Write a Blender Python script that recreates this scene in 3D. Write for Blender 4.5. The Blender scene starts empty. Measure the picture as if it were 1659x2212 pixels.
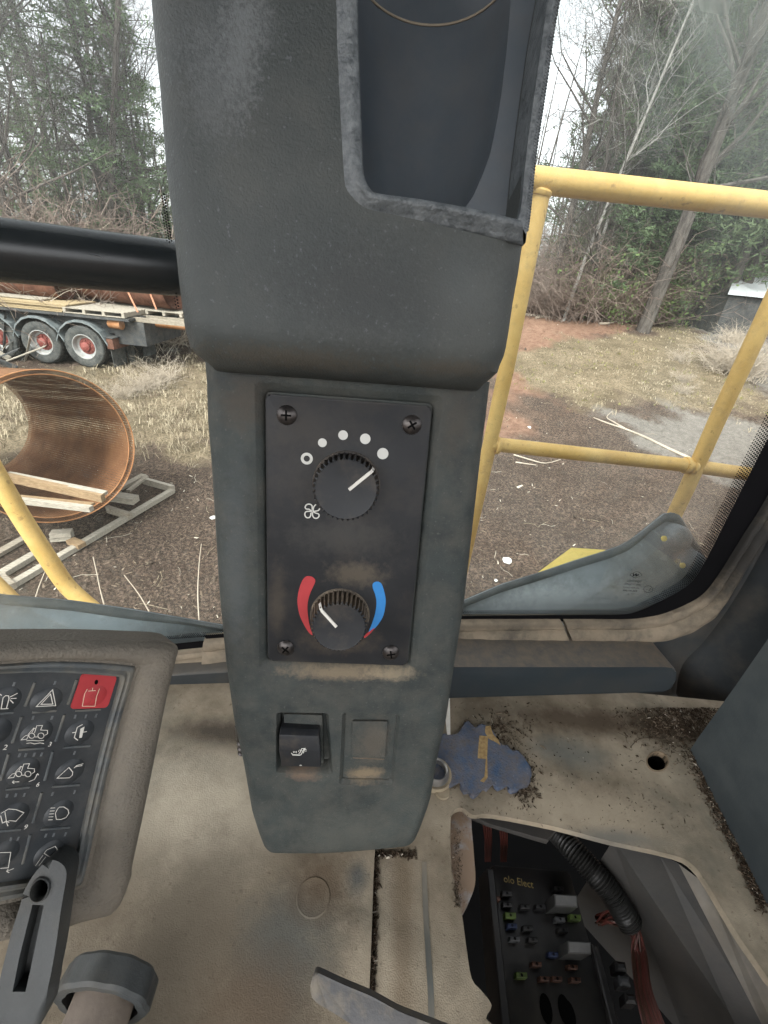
import bpy, bmesh, math, random
import numpy as np
from mathutils import Vector, Matrix, noise as mnoise
random.seed(7); rng = np.random.default_rng(7)
R = math.radians; PI = math.pi
scene = bpy.context.scene; COL = scene.collection

# ------------------------------------------------------------ camera, sky, sun, exposure
IMW, IMH, FPX = 1659.0, 2212.0, 950.0          # picture units used for measuring
CAM = np.array([0.0, 0.0, 3.0])
_dn = np.array([-164, -1681, -950.0]); _dn /= np.linalg.norm(_dn)
_up = -_dn; _fw = np.array([0, 0, -1.0]); _y = _fw - _fw.dot(_up) * _up; _y /= np.linalg.norm(_y)
_x = np.cross(_y, _up); RM = np.array([_x, _y, _up])
cd = bpy.data.cameras.new('camera'); cam = bpy.data.objects.new('camera', cd); COL.objects.link(cam)
m4 = Matrix([list(RM[i]) + [CAM[i]] for i in range(3)] + [[0, 0, 0, 1]]); cam.matrix_world = m4
cd.sensor_fit = 'VERTICAL'; cd.sensor_height = 24; cd.sensor_width = 18
cd.lens = 24 * FPX / IMH; cd.clip_start = 0.01; cd.clip_end = 1500
scene.camera = cam
SUN_EL, SUN_AZ = 52, 200                        # azimuth: compass degrees clockwise from +Y
w = bpy.data.worlds.new('World'); scene.world = w; w.use_nodes = True
nt = w.node_tree; bg = nt.nodes['Background']
sky = nt.nodes.new('ShaderNodeTexSky'); sky.sky_type = 'NISHITA'; sky.sun_disc = False
sky.sun_elevation = R(SUN_EL); sky.sun_rotation = R(SUN_AZ); sky.air_density = 1.0; sky.dust_density = 4.0
hs = nt.nodes.new('ShaderNodeHueSaturation'); hs.inputs['Saturation'].default_value = 0.14
nt.links.new(sky.outputs[0], hs.inputs['Color']); nt.links.new(hs.outputs[0], bg.inputs[0])
bg.inputs[1].default_value = 0.15
sl = bpy.data.lights.new('sun', 'SUN'); sl.energy = 1.0; sl.angle = R(20); sl.color = (1, .97, .92)
so = bpy.data.objects.new('sun', sl); COL.objects.link(so)
sd = Vector((math.sin(R(SUN_AZ)) * math.cos(R(SUN_EL)), math.cos(R(SUN_AZ)) * math.cos(R(SUN_EL)), math.sin(R(SUN_EL))))
so.rotation_euler = sd.to_track_quat('Z', 'Y').to_euler()
vs = scene.view_settings; vs.view_transform = 'Standard'; vs.look = 'None'; vs.exposure = 1.75; vs.gamma = 1
vs.use_curve_mapping = False
scene.cycles.max_bounces = 6; scene.cycles.diffuse_bounces = 3; scene.cycles.glossy_bounces = 3
scene.cycles.transparent_max_bounces = 24; scene.cycles.transmission_bounces = 4
scene.cycles.use_denoising = True; scene.cycles.use_adaptive_sampling = True; scene.cycles.adaptive_threshold = 0.02
scene.cycles.caustics_reflective = False; scene.cycles.caustics_refractive = False

# ------------------------------------------------------------ geometry helpers
def ray(px, py): return RM @ np.array([px - IMW / 2, -(py - IMH / 2), -FPX])
def at_depth(px, py, d): return CAM + ray(px, py) / FPX * d
def nz(v): v = np.asarray(v, float); return v / np.linalg.norm(v)
class Fr:                                       # a plane in the place: origin, right, up, outward normal
    def __init__(s, o, u, n):
        s.o = np.asarray(o, float); s.n = nz(n); u = np.asarray(u, float); s.u = nz(u - u.dot(s.n) * s.n); s.v = np.cross(s.n, s.u)
    def hit(s, px, py, h=0.0):
        d = ray(px, py); t = (s.n.dot(s.o - CAM) + h) / s.n.dot(d); return CAM + d * t
    def uv(s, px, py, h=0.0):
        p = s.hit(px, py, h) - s.o; return (p.dot(s.u), p.dot(s.v))
    def w(s, u, v, h=0.0): return s.o + s.u * u + s.v * v + s.n * h
    def up(s, pts, h=0.0): return [s.uv(a, b, h) for a, b in pts]
def cv(x0, y0, sc):                              # enlarged-crop coordinates to picture units
    return lambda pts: [((x0 + sc * a) / 1.8228, (y0 + sc * b) / 1.8228) for a, b in pts]
def spl(pts, n=6, closed=False):
    P = [np.asarray(p, float) for p in pts]; out = []; m = len(P)
    rngk = range(m if closed else m - 1)
    for k in rngk:
        g = (lambda i: P[i % m]) if closed else (lambda i: P[min(max(i, 0), m - 1)])
        p0, p1, p2, p3 = g(k - 1), g(k), g(k + 1), g(k + 2)
        for j in range(n):
            t = j / n
            out.append(0.5 * ((2 * p1) + (-p0 + p2) * t + (2 * p0 - 5 * p1 + 4 * p2 - p3) * t * t + (-p0 + 3 * p1 - 3 * p2 + p3) * t ** 3))
    if not closed: out.append(P[-1])
    return out
def resample(pts, n):
    P = np.array(pts, float); L = np.r_[0, np.cumsum(np.linalg.norm(np.diff(P, axis=0), axis=1))]
    t = np.linspace(0, L[-1], n); return np.stack([np.interp(t, L, P[:, k]) for k in range(P.shape[1])], 1)
def roundpoly(pts, r, seg=4):
    out = []; m = len(pts)
    for i in range(m):
        a, b, c = (np.asarray(pts[(i + k) % m], float) for k in (-1, 0, 1))
        d1, d2 = a - b, c - b; l1, l2 = np.linalg.norm(d1), np.linalg.norm(d2); rr = min(r, l1 * .45, l2 * .45)
        p, q = b + d1 / l1 * rr, b + d2 / l2 * rr
        for k in range(seg + 1):
            t = k / seg; out.append((1 - t) ** 2 * p + 2 * t * (1 - t) * b + t * t * q)
    return out
WLOC = {}
def mk(name, geo, mats, parent=None, label=None, cat=None, group=None, kind=None, smooth=35, origin=None):
    if isinstance(geo, bmesh.types.BMesh):
        me = bpy.data.meshes.new(name); bmesh.ops.recalc_face_normals(geo, faces=geo.faces) if getattr(geo, '_fix', True) is True else None
        geo.to_mesh(me); geo.free()
    elif isinstance(geo, bpy.types.Mesh): me = geo
    else:
        me = bpy.data.meshes.new(name); me.from_pydata([tuple(map(float, v)) for v in geo[0]], [], [tuple(map(int, f)) for f in geo[1]])
        if len(geo) > 2: me.polygons.foreach_set('material_index', np.array(geo[2], dtype=np.int32))
    n = len(me.vertices); co = np.empty(n * 3); me.vertices.foreach_get('co', co); co = co.reshape(-1, 3)
    if origin is None: lo, hi = co.min(0), co.max(0); origin = np.array([(lo[0] + hi[0]) / 2, (lo[1] + hi[1]) / 2, lo[2]])
    origin = np.asarray(origin, float)
    me.vertices.foreach_set('co', (co - origin).ravel()); me.update()
    for m in (mats if isinstance(mats, (list, tuple)) else [mats]): me.materials.append(m)
    if smooth:
        me.polygons.foreach_set('use_smooth', [True] * len(me.polygons)); me.set_sharp_from_angle(angle=R(smooth))
    o = bpy.data.objects.new(name, me); COL.objects.link(o); WLOC[o] = origin
    if parent is not None:
        o.parent = parent; o.location = origin - WLOC[parent]
    else: o.location = origin
    tag(o, label, cat, group, kind); return o
def tag(o, label=None, cat=None, group=None, kind=None):
    if label: o['label'] = label
    if cat: o['category'] = cat
    if group: o['group'] = group
    if kind: o['kind'] = kind
def thing(name, loc, label, cat, group=None):
    o = bpy.data.objects.new(name, None); COL.objects.link(o); o.location = loc; o.empty_display_size = .05
    WLOC[o] = np.asarray(loc, float); tag(o, label, cat, group); return o
def copy_thing(root, loc, rot=None, scale=None, label=None):
    r = root.copy(); COL.objects.link(r); r.location = loc; WLOC[r] = np.asarray(loc, float)
    if rot is not None: r.rotation_euler = rot
    if scale is not None: r.scale = (scale,) * 3 if np.isscalar(scale) else scale
    if label: r['label'] = label
    for ch in list(root.children):
        c = ch.copy(); COL.objects.link(c); c.parent = r
        for g in ch.children:
            d = g.copy(); COL.objects.link(d); d.parent = c
    return r
class G:                                         # accumulates plain geometry with material indices
    def __init__(s): s.v = []; s.f = []; s.m = []
    def add(s, v, f, m=0):
        b = len(s.v); s.v.extend(v); s.f.extend([tuple(i + b for i in q) for q in f]); s.m.extend([m] * len(f)); return s
    def out(s): return (s.v, s.f, s.m)
    def box(s, o, a, b, c, m=0, center=False):   # corner o, edge vectors a, b, c
        o, a, b, c = (np.asarray(q, float) for q in (o, a, b, c))
        if center: o = o - (a + b + c) / 2
        v = [o, o + a, o + a + b, o + b, o + c, o + a + c, o + a + b + c, o + b + c]
        f = [(3, 2, 1, 0), (4, 5, 6, 7), (0, 1, 5, 4), (1, 2, 6, 5), (2, 3, 7, 6), (3, 0, 4, 7)]
        if np.dot(np.cross(a, b), c) < 0: f = [q[::-1] for q in f]
        return s.add(v, f, m)
    def tube(s, path, rad, sides=8, m=0, cap=True):
        P = [np.asarray(p, float) for p in path]; n = len(P); rad = [rad] * n if np.isscalar(rad) else rad
        t0 = nz(P[1] - P[0]); ref = np.array([0, 0, 1.0]) if abs(t0[2]) < .9 else np.array([1.0, 0, 0])
        b = nz(np.cross(t0, ref)); vs_, fs = [], []
        for i in range(n):
            t = nz(P[min(i + 1, n - 1)] - P[max(i - 1, 0)]); b = nz(b - b.dot(t) * t); c = np.cross(t, b)
            for k in range(sides):
                a = 2 * PI * k / sides; vs_.append(P[i] + (b * math.cos(a) + c * math.sin(a)) * rad[i])
        for i in range(n - 1):
            for k in range(sides):
                k2 = (k + 1) % sides; fs.append((i * sides + k, i * sides + k2, (i + 1) * sides + k2, (i + 1) * sides + k))
        if cap: fs.append(tuple(range(sides))[::-1]); fs.append(tuple((n - 1) * sides + k for k in range(sides)))
        return s.add(vs_, fs, m)
def tube(path, rad, sides=16, cap=True): return G().tube(path, rad, sides, 0, cap).out()
def prism(fr, uv, h0, h1, bevel=0.0, seg=3, back=True):
    bm = bmesh.new(); uv = [tuple(p) for p in uv]
    area = sum(uv[i][0] * uv[(i + 1) % len(uv)][1] - uv[(i + 1) % len(uv)][0] * uv[i][1] for i in range(len(uv)))
    if area < 0: uv = uv[::-1]
    a = [bm.verts.new(fr.w(u, v, h0)) for u, v in uv]; b = [bm.verts.new(fr.w(u, v, h1)) for u, v in uv]
    f = bm.faces.new(b)
    if back: bm.faces.new(a[::-1])
    n = len(uv)
    for i in range(n): bm.faces.new((a[i], a[(i + 1) % n], b[(i + 1) % n], b[i]))
    if bevel: bmesh.ops.bevel(bm, geom=list(f.edges), offset=bevel, segments=seg, profile=.5, affect='EDGES', clamp_overlap=True)
    return bm
def plate(fr, outer, holes, h0, h1):             # a board with openings
    bm = bmesh.new(); loops = []
    for lp in [outer] + holes:
        vs_ = [bm.verts.new(fr.w(u, v, h1)) for u, v in lp]; ed = [bm.edges.new((vs_[i], vs_[(i + 1) % len(vs_)])) for i in range(len(vs_))]; loops.append((vs_, ed))
    bmesh.ops.triangle_fill(bm, edges=[e for l in loops for e in l[1]], use_beauty=True)
    def inside(p, poly):
        c = False; n_ = len(poly)
        for i in range(n_):
            (x1, y1), (x2, y2) = poly[i], poly[(i + 1) % n_]
            if (y1 > p[1]) != (y2 > p[1]) and p[0] < (x2 - x1) * (p[1] - y1) / (y2 - y1) + x1: c = not c
        return c
    kill = []
    for f in bm.faces:
        q = np.array(f.calc_center_median()) - fr.o; q = (q.dot(fr.u), q.dot(fr.v))
        if any(inside(q, h) for h in holes): kill.append(f)
    bmesh.ops.delete(bm, geom=kill, context='FACES_ONLY')
    for f in bm.faces:
        f.normal_update()
        if f.normal.dot(Vector(fr.n)) < 0: f.normal_flip()
    dn = Vector(fr.n) * (h0 - h1)
    for vs_, _ in loops:
        lo = [bm.verts.new(v.co + dn) for v in vs_]; k = len(vs_)
        for i in range(k): bm.faces.new((vs_[i], vs_[(i + 1) % k], lo[(i + 1) % k], lo[i]))
    return bm
def band(fr, inner, outer, n, prof, closed=False, base=0.0, hin=None):
    """strip between two lines lying on a plane; prof = [(t, height)]"""
    A, B = resample(inner, n), resample(outer, n); k = len(prof); v, f = [], []
    for i in range(n):
        for t, h in prof:
            p = A[i] * (1 - t) + B[i] * t; v.append(fr.w(p[0], p[1], base + h))
    for i in range(n - 1):
        for j in range(k - 1): f.append((i * k + j, (i + 1) * k + j, (i + 1) * k + j + 1, i * k + j + 1))
    return (v, f)
def ribbon(g, fr, line, wd, h, m=0, closed=False, ht=.00015):
    P = [np.asarray(p, float) for p in line]; n = len(P)
    if closed: nb = lambda i: (P[(i - 1) % n], P[i], P[(i + 1) % n])
    else: nb = lambda i: (P[max(i - 1, 0)], P[i], P[min(i + 1, n - 1)])
    L, Rr = [], []
    for i in range(n):
        a, b, c = nb(i); d1 = b - a; d2 = c - b
        d1 = d1 / (np.linalg.norm(d1) + 1e-12); d2 = d2 / (np.linalg.norm(d2) + 1e-12)
        if not closed and i == 0: d1 = d2
        if not closed and i == n - 1: d2 = d1
        n1 = np.array([-d1[1], d1[0]]); n2 = np.array([-d2[1], d2[0]]); mm = n1 + n2; mm /= np.linalg.norm(mm) + 1e-9
        s_ = wd / 2 / max(.45, mm.dot(n1)); L.append(b + mm * s_); Rr.append(b - mm * s_)
    v = [fr.w(*p, h) for p in L] + [fr.w(*p, h) for p in Rr]
    f = [(i, n + i, n + (i + 1) % n, (i + 1) % n) for i in range(n if closed else n - 1)]
    g.add(v, f, m)
def disc(g, fr, c, r, h, m=0, n=16, r2=None):
    r2 = r2 or r
    g.add([fr.w(c[0] + r * math.cos(2 * PI * k / n), c[1] + r2 * math.sin(2 * PI * k / n), h) for k in range(n)], [tuple(range(n))], m)
def lathe(fr, c, prof, n=32, m=0, g=None):       # prof = [(radius, height)] around the plane's normal
    g = g or G(); v, f = [], []; k = len(prof)
    for i in range(n):
        a = 2 * PI * i / n
        for r, h in prof: v.append(fr.w(c[0] + r * math.cos(a), c[1] + r * math.sin(a), h))
    for i in range(n):
        i2 = (i + 1) % n
        for j in range(k - 1): f.append((i * k + j, i2 * k + j, i2 * k + j + 1, i * k + j + 1))
    g.add(v, f, m); return g
def circ(c, r, n=24, ry=None): return [(c[0] + r * math.cos(2 * PI * k / n), c[1] + (ry or r) * math.sin(2 * PI * k / n)) for k in range(n)]
def boolean(obj_bm, cutters):
    me = bpy.data.meshes.new('tmp'); bmesh.ops.recalc_face_normals(obj_bm, faces=obj_bm.faces); obj_bm.to_mesh(me); obj_bm.free()
    o = bpy.data.objects.new('tmp', me); COL.objects.link(o); cs = []
    for c in cutters:
        mc = bpy.data.meshes.new('tmpc'); bmesh.ops.recalc_face_normals(c, faces=c.faces); c.to_mesh(mc); c.free()
        oc = bpy.data.objects.new('tmpc', mc); COL.objects.link(oc); cs.append(oc)
        md = o.modifiers.new('b', 'BOOLEAN'); md.operation = 'DIFFERENCE'; md.object = oc; md.solver = 'EXACT'
    dg = bpy.context.evaluated_depsgraph_get(); dg.update(); res = bpy.data.meshes.new_from_object(o.evaluated_get(dg))
    for q in [o] + cs:
        d = q.data; bpy.data.objects.remove(q); bpy.data.meshes.remove(d)
    return res
def text_geo(fr, s, origin, size, h, mirror=False, udir=(1, 0), extrude=0):
    cu = bpy.data.curves.new('tmp', 'FONT'); cu.body = s; cu.size = 1; cu.align_x = 'CENTER'; cu.resolution_u = 2
    o = bpy.data.objects.new('tmp', cu); COL.objects.link(o); dg = bpy.context.evaluated_depsgraph_get(); dg.update()
    me = bpy.data.meshes.new_from_object(o.evaluated_get(dg)); bpy.data.objects.remove(o)
    U = nz(np.array(udir, float)); V = np.array([-U[1], U[0]])
    v = []
    for q in me.vertices:
        x, y = q.co.x * size * (-1 if mirror else 1), q.co.y * size; p = np.array(origin) + U * x + V * y; v.append(fr.w(p[0], p[1], h))
    f = [tuple(p.vertices) for p in me.polygons]; bpy.data.meshes.remove(me); return v, f

# ------------------------------------------------------------ materials
def new_mat(name):
    m = bpy.data.materials.new(name); m.use_nodes = True; t = m.node_tree; b = t.nodes['Principled BSDF']; return m, t, b
def nd(t, typ, **kw):
    n = t.nodes.new(typ)
    for k, v in kw.items():
        if k in n.inputs: n.inputs[k].default_value = v
        else: setattr(n, k, v)
    return n
def noise_(t, scale, detail=4, rough=.6, coord='world', stretch=None, dist=0.0):
    n = nd(t, 'ShaderNodeTexNoise', Scale=scale, Detail=detail, Roughness=rough, Distortion=dist)
    if coord == 'world': c = nd(t, 'ShaderNodeNewGeometry').outputs['Position']
    else: c = nd(t, 'ShaderNodeTexCoord').outputs['Object']
    if stretch:
        mp = nd(t, 'ShaderNodeMapping'); mp.inputs['Scale'].default_value = stretch; t.links.new(c, mp.inputs[0]); c = mp.outputs[0]
    t.links.new(c, n.inputs['Vector']); return n.outputs['Fac']
def ramp(t, src, lo, hi, a=0.0, b=1.0):
    n = nd(t, 'ShaderNodeMapRange'); n.inputs['From Min'].default_value = lo; n.inputs['From Max'].default_value = hi
    n.inputs['To Min'].default_value = a; n.inputs['To Max'].default_value = b; t.links.new(src, n.inputs['Value']); return n.outputs[0]
def mth(t, op, a, b=None):
    n = nd(t, 'ShaderNodeMath', operation=op)
    for i, q in enumerate((a, b)):
        if q is None: continue
        if hasattr(q, 'is_linked'): t.links.new(q, n.inputs[i])
        else: n.inputs[i].default_value = q
    n.use_clamp = op in ('ADD', 'MULTIPLY') and False; return n.outputs[0]
def mixc(t, f, a, b):
    n = nd(t, 'ShaderNodeMix', data_type='RGBA')
    for s_, q in ((n.inputs[0], f), (n.inputs[6], a), (n.inputs[7], b)):
        if hasattr(q, 'is_linked'): t.links.new(q, s_)
        elif isinstance(q, (int, float)): s_.default_value = q
        else: s_.default_value = tuple(q) + (1,)
    return n.outputs[2]
def bump(t, b, src, strength, dist):
    n = nd(t, 'ShaderNodeBump', Strength=strength, Distance=dist); t.links.new(src, n.inputs['Height'])
    if b.inputs['Normal'].is_linked: t.links.new(b.inputs['Normal'].links[0].from_socket, n.inputs['Normal'])
    t.links.new(n.outputs[0], b.inputs['Normal'])
def surf(name, c, c2=None, rough=.6, spec=.4, s=8, dust=0.0, dustc=(.30, .24, .17), ds=14, up=0.0, grain=0.0, gs=700, gd=.0004, metal=0, coord='world',
         big=0.0, bs=40, bd=.001, lo=.42, hi=.7, stretch=None, fleck=0.0, fleckc=(.4, .4, .4), fs=300):
    """one flexible worn surface: mottled base, dust in patches and on upward faces, fine relief"""
    m, t, b = new_mat(name); c2 = c2 or tuple(x * 1.35 for x in c)
    col = mixc(t, ramp(t, noise_(t, s, 6, .65, coord, stretch), .35, .68), c, c2)
    if fleck:
        col = mixc(t, ramp(t, noise_(t, fs, 2, .5, coord), .66, .74, 0, fleck), col, fleckc)
    if dust or up:
        f = ramp(t, noise_(t, ds, 8, .7, coord), lo, hi, 0, dust)
        if up:
            g = nd(t, 'ShaderNodeNewGeometry'); sp = nd(t, 'ShaderNodeSeparateXYZ'); t.links.new(g.outputs['Normal'], sp.inputs[0])
            n2 = mth(t, 'MULTIPLY', ramp(t, sp.outputs['Z'], .25, .95, 0, up), ramp(t, noise_(t, ds * 2.3, 8, .75, coord), .3, .62, .25, 1))
            f = mth(t, 'MAXIMUM', f, n2)
        col = mixc(t, f, col, dustc)
        t.links.new(mth(t, 'ADD', mth(t, 'MULTIPLY', f, .3), rough), b.inputs['Roughness'])
    else: b.inputs['Roughness'].default_value = rough
    t.links.new(col, b.inputs['Base Color']); b.inputs['Metallic'].default_value = metal
    b.inputs['Specular IOR Level'].default_value = spec
    if grain: bump(t, b, noise_(t, gs, 3, .55, coord), grain, gd)
    if big: bump(t, b, noise_(t, bs, 4, .6, coord), big, bd)
    return m
def flat(name, c, rough=.6, spec=.3, metal=0, s=60):
    return surf(name, tuple(x * .88 for x in c), c, rough, spec, s, metal=metal)
def glass_mat(name, smear, tint=(.96, .98, .97), seed=0.0):
    m, t, b = new_mat(name); t.nodes.remove(b); out = t.nodes['Material Output']
    tr = nd(t, 'ShaderNodeBsdfTransparent'); tr.inputs[0].default_value = tint + (1,)
    gl = nd(t, 'ShaderNodeBsdfGlossy'); gl.inputs['Roughness'].default_value = .03; gl.inputs[0].default_value = (1, 1, 1, 1)
    df = nd(t, 'ShaderNodeBsdfDiffuse'); df.inputs[0].default_value = (.60, .68, .64, 1)
    tl = nd(t, 'ShaderNodeBsdfTranslucent'); tl.inputs[0].default_value = (.60, .68, .64, 1)
    dd = nd(t, 'ShaderNodeMixShader'); t.links.new(df.outputs[0], dd.inputs[1]); t.links.new(tl.outputs[0], dd.inputs[2]); dd.inputs[0].default_value = .5
    fr_ = nd(t, 'ShaderNodeFresnel', IOR=1.3); a = nd(t, 'ShaderNodeMixShader'); t.links.new(mth(t, 'MULTIPLY', fr_.outputs[0], .5), a.inputs[0])
    t.links.new(tr.outputs[0], a.inputs[1]); t.links.new(gl.outputs[0], a.inputs[2])
    z = nd(t, 'ShaderNodeNewGeometry'); sp = nd(t, 'ShaderNodeSeparateXYZ'); t.links.new(z.outputs['Position'], sp.inputs[0])
    hi = ramp(t, sp.outputs['Z'], 3.06, 3.28, .05, 1)
    n1 = ramp(t, noise_(t, 7 + seed, 5, .55, dist=1.2, stretch=(1, 1, .55)), .44, .58, 0, smear)
    n2 = ramp(t, noise_(t, 90, 3, .6), .62, .80, 0, .12)
    f = mth(t, 'ADD', mth(t, 'ADD', mth(t, 'MULTIPLY', n1, hi), n2), .012)
    e = nd(t, 'ShaderNodeMixShader'); t.links.new(f, e.inputs[0]); t.links.new(a.outputs[0], e.inputs[1]); t.links.new(dd.outputs[0], e.inputs[2])
    t.links.new(e.outputs[0], out.inputs[0]); return m
M = {}
M['cover'] = surf('grey_textured_plastic', (.030, .036, .036), (.054, .062, .060), .52, .4, 7, dust=.45, ds=16, dustc=(.12, .118, .105), lo=.44, hi=.80, up=.5, grain=.8, gs=900, gd=.0005, big=.35, bs=130, bd=.0010, fleck=.35, fleckc=(.15, .165, .175), fs=420)
M['cover_low'] = surf('grey_dusty_plastic', (.024, .030, .030), (.052, .062, .059), .60, .3, 12, dust=.5, ds=60, dustc=(.125, .115, .095), lo=.40, hi=.80, up=.5, grain=.8, gs=900, gd=.0005, fleck=.3, fleckc=(.15, .145, .13), fs=500)
M['panel'] = surf('black_panel_plastic', (.012, .013, .015), (.024, .025, .027), .55, .3, 14, dust=.4, ds=24, dustc=(.10, .083, .064), lo=.46, hi=.80, grain=.25, gs=1500, gd=.0002)
M['knob'] = surf('black_knob_plastic', (.016, .018, .021), (.026, .028, .031), .5, .35, 20, dust=.35, ds=60, dustc=(.14, .11, .08), lo=.5, hi=.75)
M['knob_side'] = surf('dusty_knob_rim', (.03, .027, .024), (.10, .083, .062), .6, .3, 60, dust=.75, ds=120, dustc=(.19, .15, .11), lo=.35, hi=.6)
M['print'] = flat('pale_print', (.62, .62, .58), .6)
M['white'] = flat('white_print', (.70, .68, .62), .5)
M['red'] = flat('red_print', (.42, .045, .050), .5); M['blue'] = flat('blue_print', (.035, .22, .55), .5)
M['screw'] = surf('black_steel', (.03, .028, .028), (.09, .08, .075), .32, .5, 200, metal=.7)
M['rim'] = surf('worn_rim_plastic', (.045, .054, .060), (.11, .122, .128), .38, .5, 200, dust=.45, ds=150, dustc=(.26, .285, .295), grain=.8, gs=420, gd=.0012)
M['pocket'] = surf('pocket_plastic', (.055, .070, .085), (.085, .10, .115), .38, .5, 12, dust=.3, ds=30, dustc=(.12, .11, .10), grain=.15, gs=800)
M['tan_line'] = flat('tan_dirt', (.34, .29, .22), .8)
M['bar'] = surf('black_paint_satin', (.014, .018, .020), (.020, .024, .026), .27, .6, 20, grain=.3, gs=1200, gd=.0002)
M['seal'] = surf('dusty_rubber_seal', (.075, .068, .056), (.24, .195, .14), .7, .3, 30, dust=.75, ds=26, dustc=(.30, .245, .175), lo=.38, hi=.6, up=.55, grain=.3, gs=500, big=.3, bs=110, bd=.0008)
M['seal_dark'] = surf('dark_rubber', (.012, .013, .014), (.04, .036, .03), .6, .3, 20, dust=.25, ds=30, dustc=(.2, .16, .11))
M['frit'] = flat('black_frit', (.004, .004, .005), .7, .1)
M['wall'] = surf('dark_cab_plastic', (.024, .029, .032), (.045, .050, .052), .55, .35, 9, dust=.5, ds=12, dustc=(.14, .115, .085), lo=.48, hi=.78, up=.6, grain=.35, gs=700)
M['duct'] = surf('duct_plastic', (.026, .036, .043), (.040, .050, .057), .38, .45, 8, dust=.18, ds=30, dustc=(.15, .12, .09), up=.92, lo=.5, hi=.85)
M['mat'] = surf('dusty_floor_mat', (.160, .130, .092), (.41, .35, .262), .9, .1, 11, dust=.70, ds=6.5, dustc=(.115, .112, .092), lo=.48, hi=.66, grain=.6, gs=1000, gd=.0007, big=.12, bs=200, bd=.0008, fleck=.6, fleckc=(.11, .085, .06), fs=210)
def add_stains_shade(m, stains_shade, ns=38, k2=1.3):                      # worn or soiled patches and painted shade, each at its own place on the mat
    t = m.node_tree; b = t.nodes['Principled BSDF']; src = b.inputs['Base Color'].links[0].from_socket
    pos = nd(t, 'ShaderNodeNewGeometry').outputs['Position']; nf = noise_(t, ns, 7, .75)
    for (c, rad_, col, k) in stains_shade:
        v = nd(t, 'ShaderNodeVectorMath', operation='SUBTRACT'); v.inputs[1].default_value = tuple(c); t.links.new(pos, v.inputs[0])
        sc = nd(t, 'ShaderNodeVectorMath', operation='MULTIPLY'); sc.inputs[1].default_value = tuple(1 / q if q else 0 for q in rad_) + (0,) * (3 - len(rad_)); t.links.new(v.outputs[0], sc.inputs[0])
        ln = nd(t, 'ShaderNodeVectorMath', operation='LENGTH'); t.links.new(sc.outputs[0], ln.inputs[0])
        f = ramp(t, mth(t, 'ADD', ln.outputs['Value'], mth(t, 'MULTIPLY', nf, k2)), .3 + k2 / 2, 1.1 + k2 / 2, k, 0)
        src = mixc(t, f, src, col)
    t.links.new(src, b.inputs['Base Color'])
M['mat2'] = surf('brown_floor_mat', (.21, .155, .10), (.38, .30, .21), .9, .1, 14, dust=.4, ds=8, dustc=(.15, .13, .105), lo=.52, hi=.75, grain=.7, gs=600, gd=.0009, big=.3, bs=90, bd=.001, stretch=(6, 1, 1))
M['dirt'] = surf('dark_dirt', (.035, .025, .018), (.10, .072, .048), .95, .1, 220, grain=1, gs=300, gd=.003)
M['console'] = surf('tan_dusted_housing', (.105, .096, .080), (.185, .165, .135), .7, .3, 10, dust=.7, ds=16, dustc=(.215, .185, .145), lo=.40, hi=.68, grain=1.0, gs=520, gd=.0012)
M['gasket'] = surf('keypad_gasket', (.045, .055, .063), (.12, .13, .13), .45, .4, 60, dust=.6, ds=40, dustc=(.20, .175, .13), lo=.42, hi=.66)
M['membrane'] = surf('keypad_membrane', (.026, .030, .034), (.05, .055, .058), .40, .45, 40, dust=.35, ds=50, dustc=(.14, .13, .11), lo=.5, hi=.8, grain=.3, gs=1400, gd=.0002)
M['lever'] = surf('worn_lever_plastic', (.024, .028, .030), (.052, .058, .060), .5, .4, 20, dust=.4, ds=22, dustc=(.15, .135, .105), lo=.45, hi=.72, up=.15, grain=.4, gs=700)
M['lever2'] = surf('blue_grey_lever', (.045, .048, .056), (.080, .084, .090), .45, .4, 16, dust=.7, ds=18, dustc=(.20, .17, .125), lo=.45, hi=.6, up=.2, grain=.4, gs=500)
M['stem'] = surf('dusty_stem', (.12, .10, .085), (.23, .19, .15), .8, .2, 20, grain=.5, gs=500)
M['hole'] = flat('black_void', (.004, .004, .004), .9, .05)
M['side'] = surf('blue_grey_panel', (.038, .047, .052), (.070, .082, .086), .5, .4, 5, dust=.35, ds=9, dustc=(.16, .17, .165), lo=.45, hi=.7, up=.7, grain=.3, gs=600)
M['pit'] = surf('pit_grey_plastic', (.035, .035, .034), (.060, .058, .054), .6, .3, 12, dust=.4, ds=16, dustc=(.10, .085, .07), grain=.4, gs=500)
M['pit_light'] = surf('pit_light_plastic', (.13, .12, .105), (.22, .20, .17), .6, .3, 30, dust=.5, ds=40, dustc=(.18, .15, .11))
M['board'] = surf('fuse_board', (.010, .010, .011), (.022, .021, .020), .4, .45, 20, dust=.3, ds=12, dustc=(.10, .085, .065), lo=.5, hi=.75)
M['relay'] = surf('relay_shell', (.09, .09, .088), (.15, .15, .145), .35, .5, 60)
M['relay_side'] = surf('relay_side', (.035, .035, .034), (.065, .065, .062), .35, .5, 60)
M['fz_g'] = flat('fuse_green', (.08, .12, .03), .4); M['fz_r'] = flat('fuse_red', (.2, .03, .02), .4); M['fz_b'] = flat('fuse_brown', (.06, .028, .018), .4); M['fz_w'] = flat('fuse_pale', (.08, .083, .086), .4); M['fz_bl'] = flat('fuse_blue', (.02, .03, .07), .4)
M['wire'] = surf('red_wire', (.06, .016, .012), (.12, .028, .02), .5, .4, 40, coord='obj'); M['conduit'] = flat('corrugated_black', (.016, .016, .015), .45, .5)
M['foam'] = surf('blue_chunk', (.050, .085, .15), (.13, .13, .15), .75, .3, 60, dust=.8, ds=90, dustc=(.13, .11, .095), lo=.42, hi=.66, grain=1, gs=500, gd=.0012, fleck=.5, fleckc=(.25, .3, .38), fs=350)
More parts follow.
